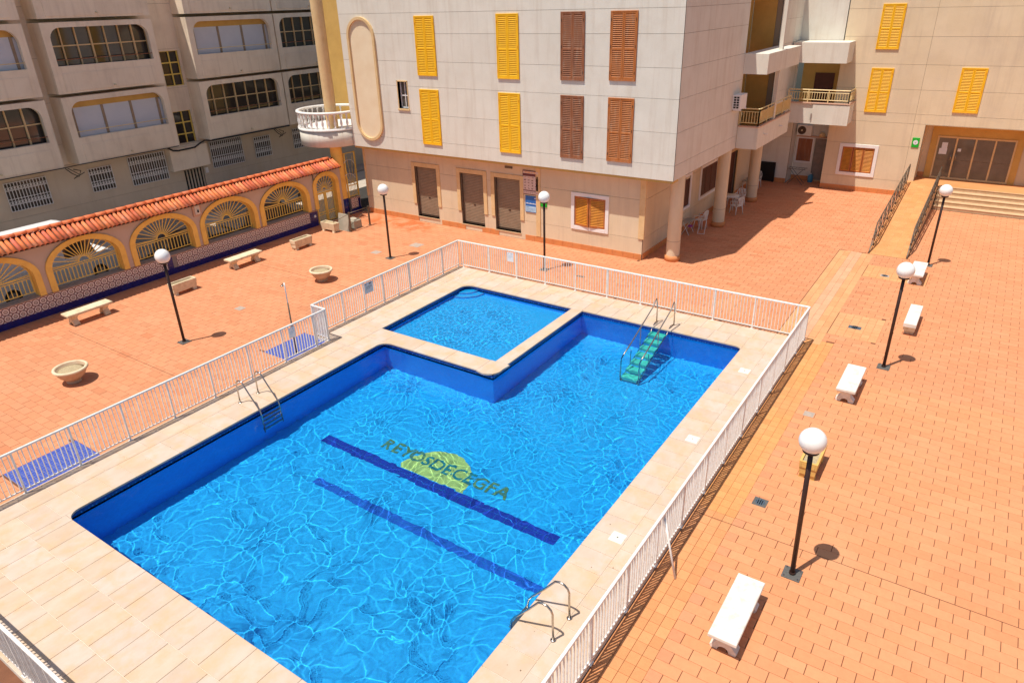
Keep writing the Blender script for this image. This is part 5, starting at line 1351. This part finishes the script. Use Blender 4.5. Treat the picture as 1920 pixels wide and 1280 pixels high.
# ============================================================ cars in the street
def car(label, x, y, ln, wd, h, paint, van=False):
    t = lthing('parked_car', label, 'van' if van else 'car', (x, y, -.15), 'vehicles parked behind the arcade')
    b = ln/2; fm = lambda a, c, d: (d, a, c); z1 = .85 if not van else 1.15
    g = MB()
    hull = [(-b, .32), (-b+.1, .22), (b-.1, .22), (b, .35), (b, z1-.15), (b-.25, z1), (-b+.1, z1), (-b, z1-.1)]
    g.prism(hull, fm, -wd/2, wd/2); build('body', g, paint, t, fixn=True)
    if van: cab = [(-b+.03, z1-.01), (b-.75, z1-.01), (b-1.15, h-.06), (b-1.35, h), (-b+.12, h), (-b+.04, h-.08)]
    else: cab = [(-b+.35, z1-.01), (b-1.15, z1-.01), (b-1.75, h-.05), (b-2.0, h), (-b+.95, h), (-b+.75, h-.05)]
    g = MB(); o = len(g.v); n = len(cab)
    for s in (-1, 1):
        for a, c in cab: g.v.append((s*(wd/2-.03-.20*(c-z1)/max(.1, h-z1)*(0.4 if van else 1)), a, c))
    g.face([o+i for i in range(n)]); g.face([o+n+i for i in range(n)][::-1])
    for i in range(n): g.face((o+i, o+n+i, o+n+(i+1) % n, o+(i+1) % n))
    build('cabin', g, paint, t, fixn=True)
    g = MB()
    zz0, zz1 = z1+.06, h-.14; a0, a1 = (b-2.0, b-1.05) if van else (-b+.95, b-1.75)
    for s in (-1, 1):
        def xs(c): return s*(wd/2-.03-.20*(c-z1)/max(.1, h-z1)*(0.4 if van else 1)+.004)
        for u0, u1 in (((0, 1),) if van else ((0, .47), (.53, 1))):
            p0, p1 = a0+(a1-a0)*u0, a0+(a1-a0)*u1
            g.add([(xs(zz0), p0, zz0), (xs(zz0), p1+(.25 if u1 == 1 else 0), zz0), (xs(zz1), p1, zz1), (xs(zz1), p0, zz1)], [(0, 1, 2, 3)])
    sw = build('side_window', g, 'glass_dark', t); sw['kind'] = 'stuff'
    g = MB(); k = cab[1:3]
    g.add([(-wd/2+.1, k[0][0]+.012, k[0][1]+.06), (wd/2-.1, k[0][0]+.012, k[0][1]+.06), (wd/2-.22, k[1][0]+.02, k[1][1]-.03), (-wd/2+.22, k[1][0]+.02, k[1][1]-.03)], [(0, 1, 2, 3)]); build('windscreen', g, 'glass_dark', t)
    for sx in (-1, 1):
        for yy in (-b+.8, b-.8):
            g = MB(); g.cyl((sx*(wd/2-.2), yy, .31), (sx*(wd/2+.01), yy, .31), .31, n=18); wh = build('wheel', g, 'tyre', t)
            g = MB(); g.cyl((sx*(wd/2-.02), yy, .31), (sx*(wd/2+.02), yy, .31), .19, n=12); build('rim', g, 'car_grey', wh)
        g = MB(); g.bev(sx*wd*.38-.16, sx*wd*.38+.16, b-.10, b+.01, .58, .72, .01); build('headlight', g, 'frame_white', t)
    return t
car('white van parked behind the leftmost arches, its roof above the tiles', -31.2, 11.7, 5.0, 1.9, 2.42, 'car_white', True)
car('dark car parked behind the middle arches of the arcade', -29.75, 16.9, 4.5, 1.8, 1.45, 'car_dark')
car('second dark car parked close behind the arch nearest the gate', -29.75, 21.6, 4.5, 1.8, 1.5, 'car_dark')
car('grey car parked across the street beyond the gate arch', -33.6, 25.2, 4.2, 1.75, 1.5, 'car_grey')
# ============================================================ furniture under the overhang
def chair(label, x, y, rz_):
    t = lthing('plastic_chair', label, 'chair', (x, y, ZP), 'white plastic chairs under the overhang', rz_); m = 'plastic_white'
    g = MB(); g.bev(-.21, .21, -.20, .22, .40, .43, .01); build('seat', g, m, t)
    for sx in (-1, 1):
        for sy in (-1, 1):
            g = MB(); g.tube([(sx*.19, sy*.19, .41), (sx*.235, sy*.235, 0)], [.024, .018], 6); build('leg', g, m, t)
        g = MB(); g.tube([(sx*.235, .22, .41), (sx*.25, .20, .62), (sx*.25, -.14, .65), (sx*.21, -.22, .66)], .02, 6); build('armrest', g, m, t)
    g = MB(); g.tube([(-.20, -.20, .42), (-.22, -.25, .70), (-.16, -.29, .86), (0, -.30, .90), (.16, -.29, .86), (.22, -.25, .70), (.20, -.20, .42)], .02, 6)
    for k in (-.12, -.04, .04, .12): g.box(k-.022, k+.022, -.275, -.262, .45, .86)
    build('backrest', g, m, t)
    return t
chair('white plastic chair against the side wall behind the first column', -10.95, 32.1, R(80))
chair('white plastic chair left of the second column, back to the wall', -11.05, 34.9, R(200))
chair('white plastic chair nearest the sun, at the round table between columns', -10.25, 35.35, R(60))
chair('white plastic chair on the far side of the round table', -10.55, 36.75, R(180))
chair('white plastic armchair deepest in the shade by the side table', -11.0, 41.2, R(180))
def table(label, x, y, r_, h, m='plastic_white'):
    t = lthing('round_table', label, 'table', (x, y, ZP))
    g = MB(); g.lathe(0, 0, [(r_-.02, h-.03), (r_, h-.015), (r_-.005, h), (.001, h)], 28); build('tabletop', g, m, t)
    for k in range(4):
        a = R(45+90*k); g = MB(); g.tube([(r_*.5*math.cos(a), r_*.5*math.sin(a), h-.03), (r_*.75*math.cos(a), r_*.75*math.sin(a), 0)], [.028, .02], 6); build('leg', g, m, t)
table('round white plastic table between the second and third columns', -10.80, 36.0, .45, .72)
t = lthing('side_table', 'small folding table with magenta cloth under the shaded window', 'table', (-11.15, 31.0, ZP))
g = MB(); g.bev(-.2, .2, -.35, .35, .62, .65, .006); build('tabletop', g, 'grey_board', t)
for sy in (-.3, .3):
    g = MB(); g.tube([(-.18, sy, 0), (.16, sy, .62)], .012, 5); g.tube([(.18, sy, 0), (-.16, sy, .62)], .012, 5); build('leg', g, 'plastic_white', t)
g = MB(); g.bev(.02, .19, -.1, .12, .35, .39, .004); build('cloth', g, 'magenta', t)
t = lthing('patio_table', 'grey patio table beside the armchair in the shade', 'table', (-11.0, 39.9, ZP))
g = MB(); g.bev(-.32, .32, -.45, .45, .66, .69, .006); build('tabletop', g, 'grey_board', t)
for sx in (-.26, .26):
    for sy in (-.38, .38): g = MB(); g.tube([(sx, sy, 0), (sx, sy, .66)], .018, 6); build('leg', g, 'plastic_white', t)
t = lthing('folding_sunlounger', 'folded metal lounger frame leaning between the side table and column', 'lounger', (-10.7, 31.6, ZP))
g = MB(); g.tube([(0, -.5, .02), (-.15, .25, .62), (-.2, .3, .0)], .013, 5); g.tube([(.3, -.45, .02), (.12, .3, .62)], .013, 5); g.tube([(0, -.5, .03), (.3, -.45, .03)], .013, 5); build('frame', g, 'plastic_white', t)
t = lthing('drying_rack', 'folding laundry rack with crossed legs in front of the nook window', 'laundry rack', (-9.25, 43.1, ZP))
g = MB()
for q in (-.45, -.27, -.09, .09, .27, .45): g.tube([(q, -.25, .88), (q, .25, .88)], .009, 4)
g.tube([(-.5, -.25, .88), (.5, -.25, .88)], .013, 5); g.tube([(-.5, .25, .88), (.5, .25, .88)], .013, 5); build('rack', g, 'iron_grey', t)
for sy in (-.22, .22):
    g = MB(); g.tube([(-.38, sy, .88), (.42, sy, 0)], .013, 5); g.tube([(.38, sy, .88), (-.42, sy, 0)], .013, 5); build('crossed_legs', g, 'iron_grey', t)
t = lthing('water_jug', 'blue plastic jug standing by the nook door', 'jug', (-8.62, 43.85, ZP))
g = MB(); g.lathe(0, 0, [(.14, 0), (.15, .02), (.15, .33), (.12, .40), (.05, .44), (.045, .47)], 14); build('jug_body', g, 'plastic_blue', t)
g = MB(); g.lathe(0, 0, [(.05, .47), (.05, .51)], 10); build('cap', g, 'frame_white', t)
g = MB(); g.tube([(.05, 0, .44), (.12, 0, .48), (.14, 0, .40)], .014, 5); build('jug_handle', g, 'plastic_blue', t)
t = thing('black_panel', 'black rectangular panel leaning on the nook side wall behind the third column', 'panel', (-10.8, 42.9, ZP))
g = MB(); g.bev(-11.3, -10.45, 42.90, 42.95, ZP+.04, 1.02, .01); build('board', g, 'black_matt', t)
g = MB(); g.box(-11.28, -11.2, 42.84, 42.97, ZP, ZP+.04); g.box(-10.55, -10.47, 42.84, 42.97, ZP, ZP+.04); build('foot', g, 'black_matt', t)
# ============================================================ barrier and blocks by the yellow column
t = lthing('metal_barrier', 'rusty metal barrier frame beside the yellow column', 'barrier', (-25.6, 23.35, ZP))
for y in (0, 1.33):
    g = MB(); g.box(-.035, .035, y-.035, y+.035, .0, .98); g.box(-.07, .07, y-.07, y+.07, 0, .015); build('post', g, 'rail_brown', t)
g = MB(); g.tube([(0, 0, .92), (0, 1.33, .92)], .02, 6); g.tube([(0, 0, .9), (-.55, -.6, .55)], .016, 6); build('top_bar', g, 'rail_brown', t)
g = MB(); g.tube([(0, .03, .32), (0, 1.3, .88)], .014, 5); g.tube([(0, .03, .88), (0, .6, .5), (0, 1.3, .45)], .012, 5); build('cross_bar', g, 'rail_brown', t)
t = lthing('concrete_block', 'rough concrete block behind the barrier, by the yellow column', 'block', (-26.0, 23.95, ZP))
g = MB(); g.bev(-.3, .3, -.25, .27, 0, .42, .03); g.bev(-.22, .22, -.18, .2, .419, .47, .02); build('block_body', g, 'grey_board', t)
t = lthing('grey_board', 'upright grey board leaning between the trough and the barrier', 'board', (-26.05, 23.30, ZP))
g = MB(); g.add([(-.36, -.02, 0), (.36, -.02, 0), (.36, .10, .82), (-.36, .10, .82), (-.36, .03, 0), (.36, .03, 0), (.36, .15, .82), (-.36, .15, .82)], [(0, 1, 2, 3), (5, 4, 7, 6), (3, 2, 6, 7), (1, 5, 6, 2), (4, 0, 3, 7)]); build('sheet', g, 'grey_board', t)
g = MB(); g.box(-.38, -.33, -.05, .05, 0, .04); g.box(.33, .38, -.05, .05, 0, .04); build('foot', g, 'grey_board', t)
o = build('socket_box', (lambda g: (WF('x', AX).bev(g, 23.1, 23.22, -.05, 0, .34, .46, .005), g)[1])(MB()), 'frame_white', arc)
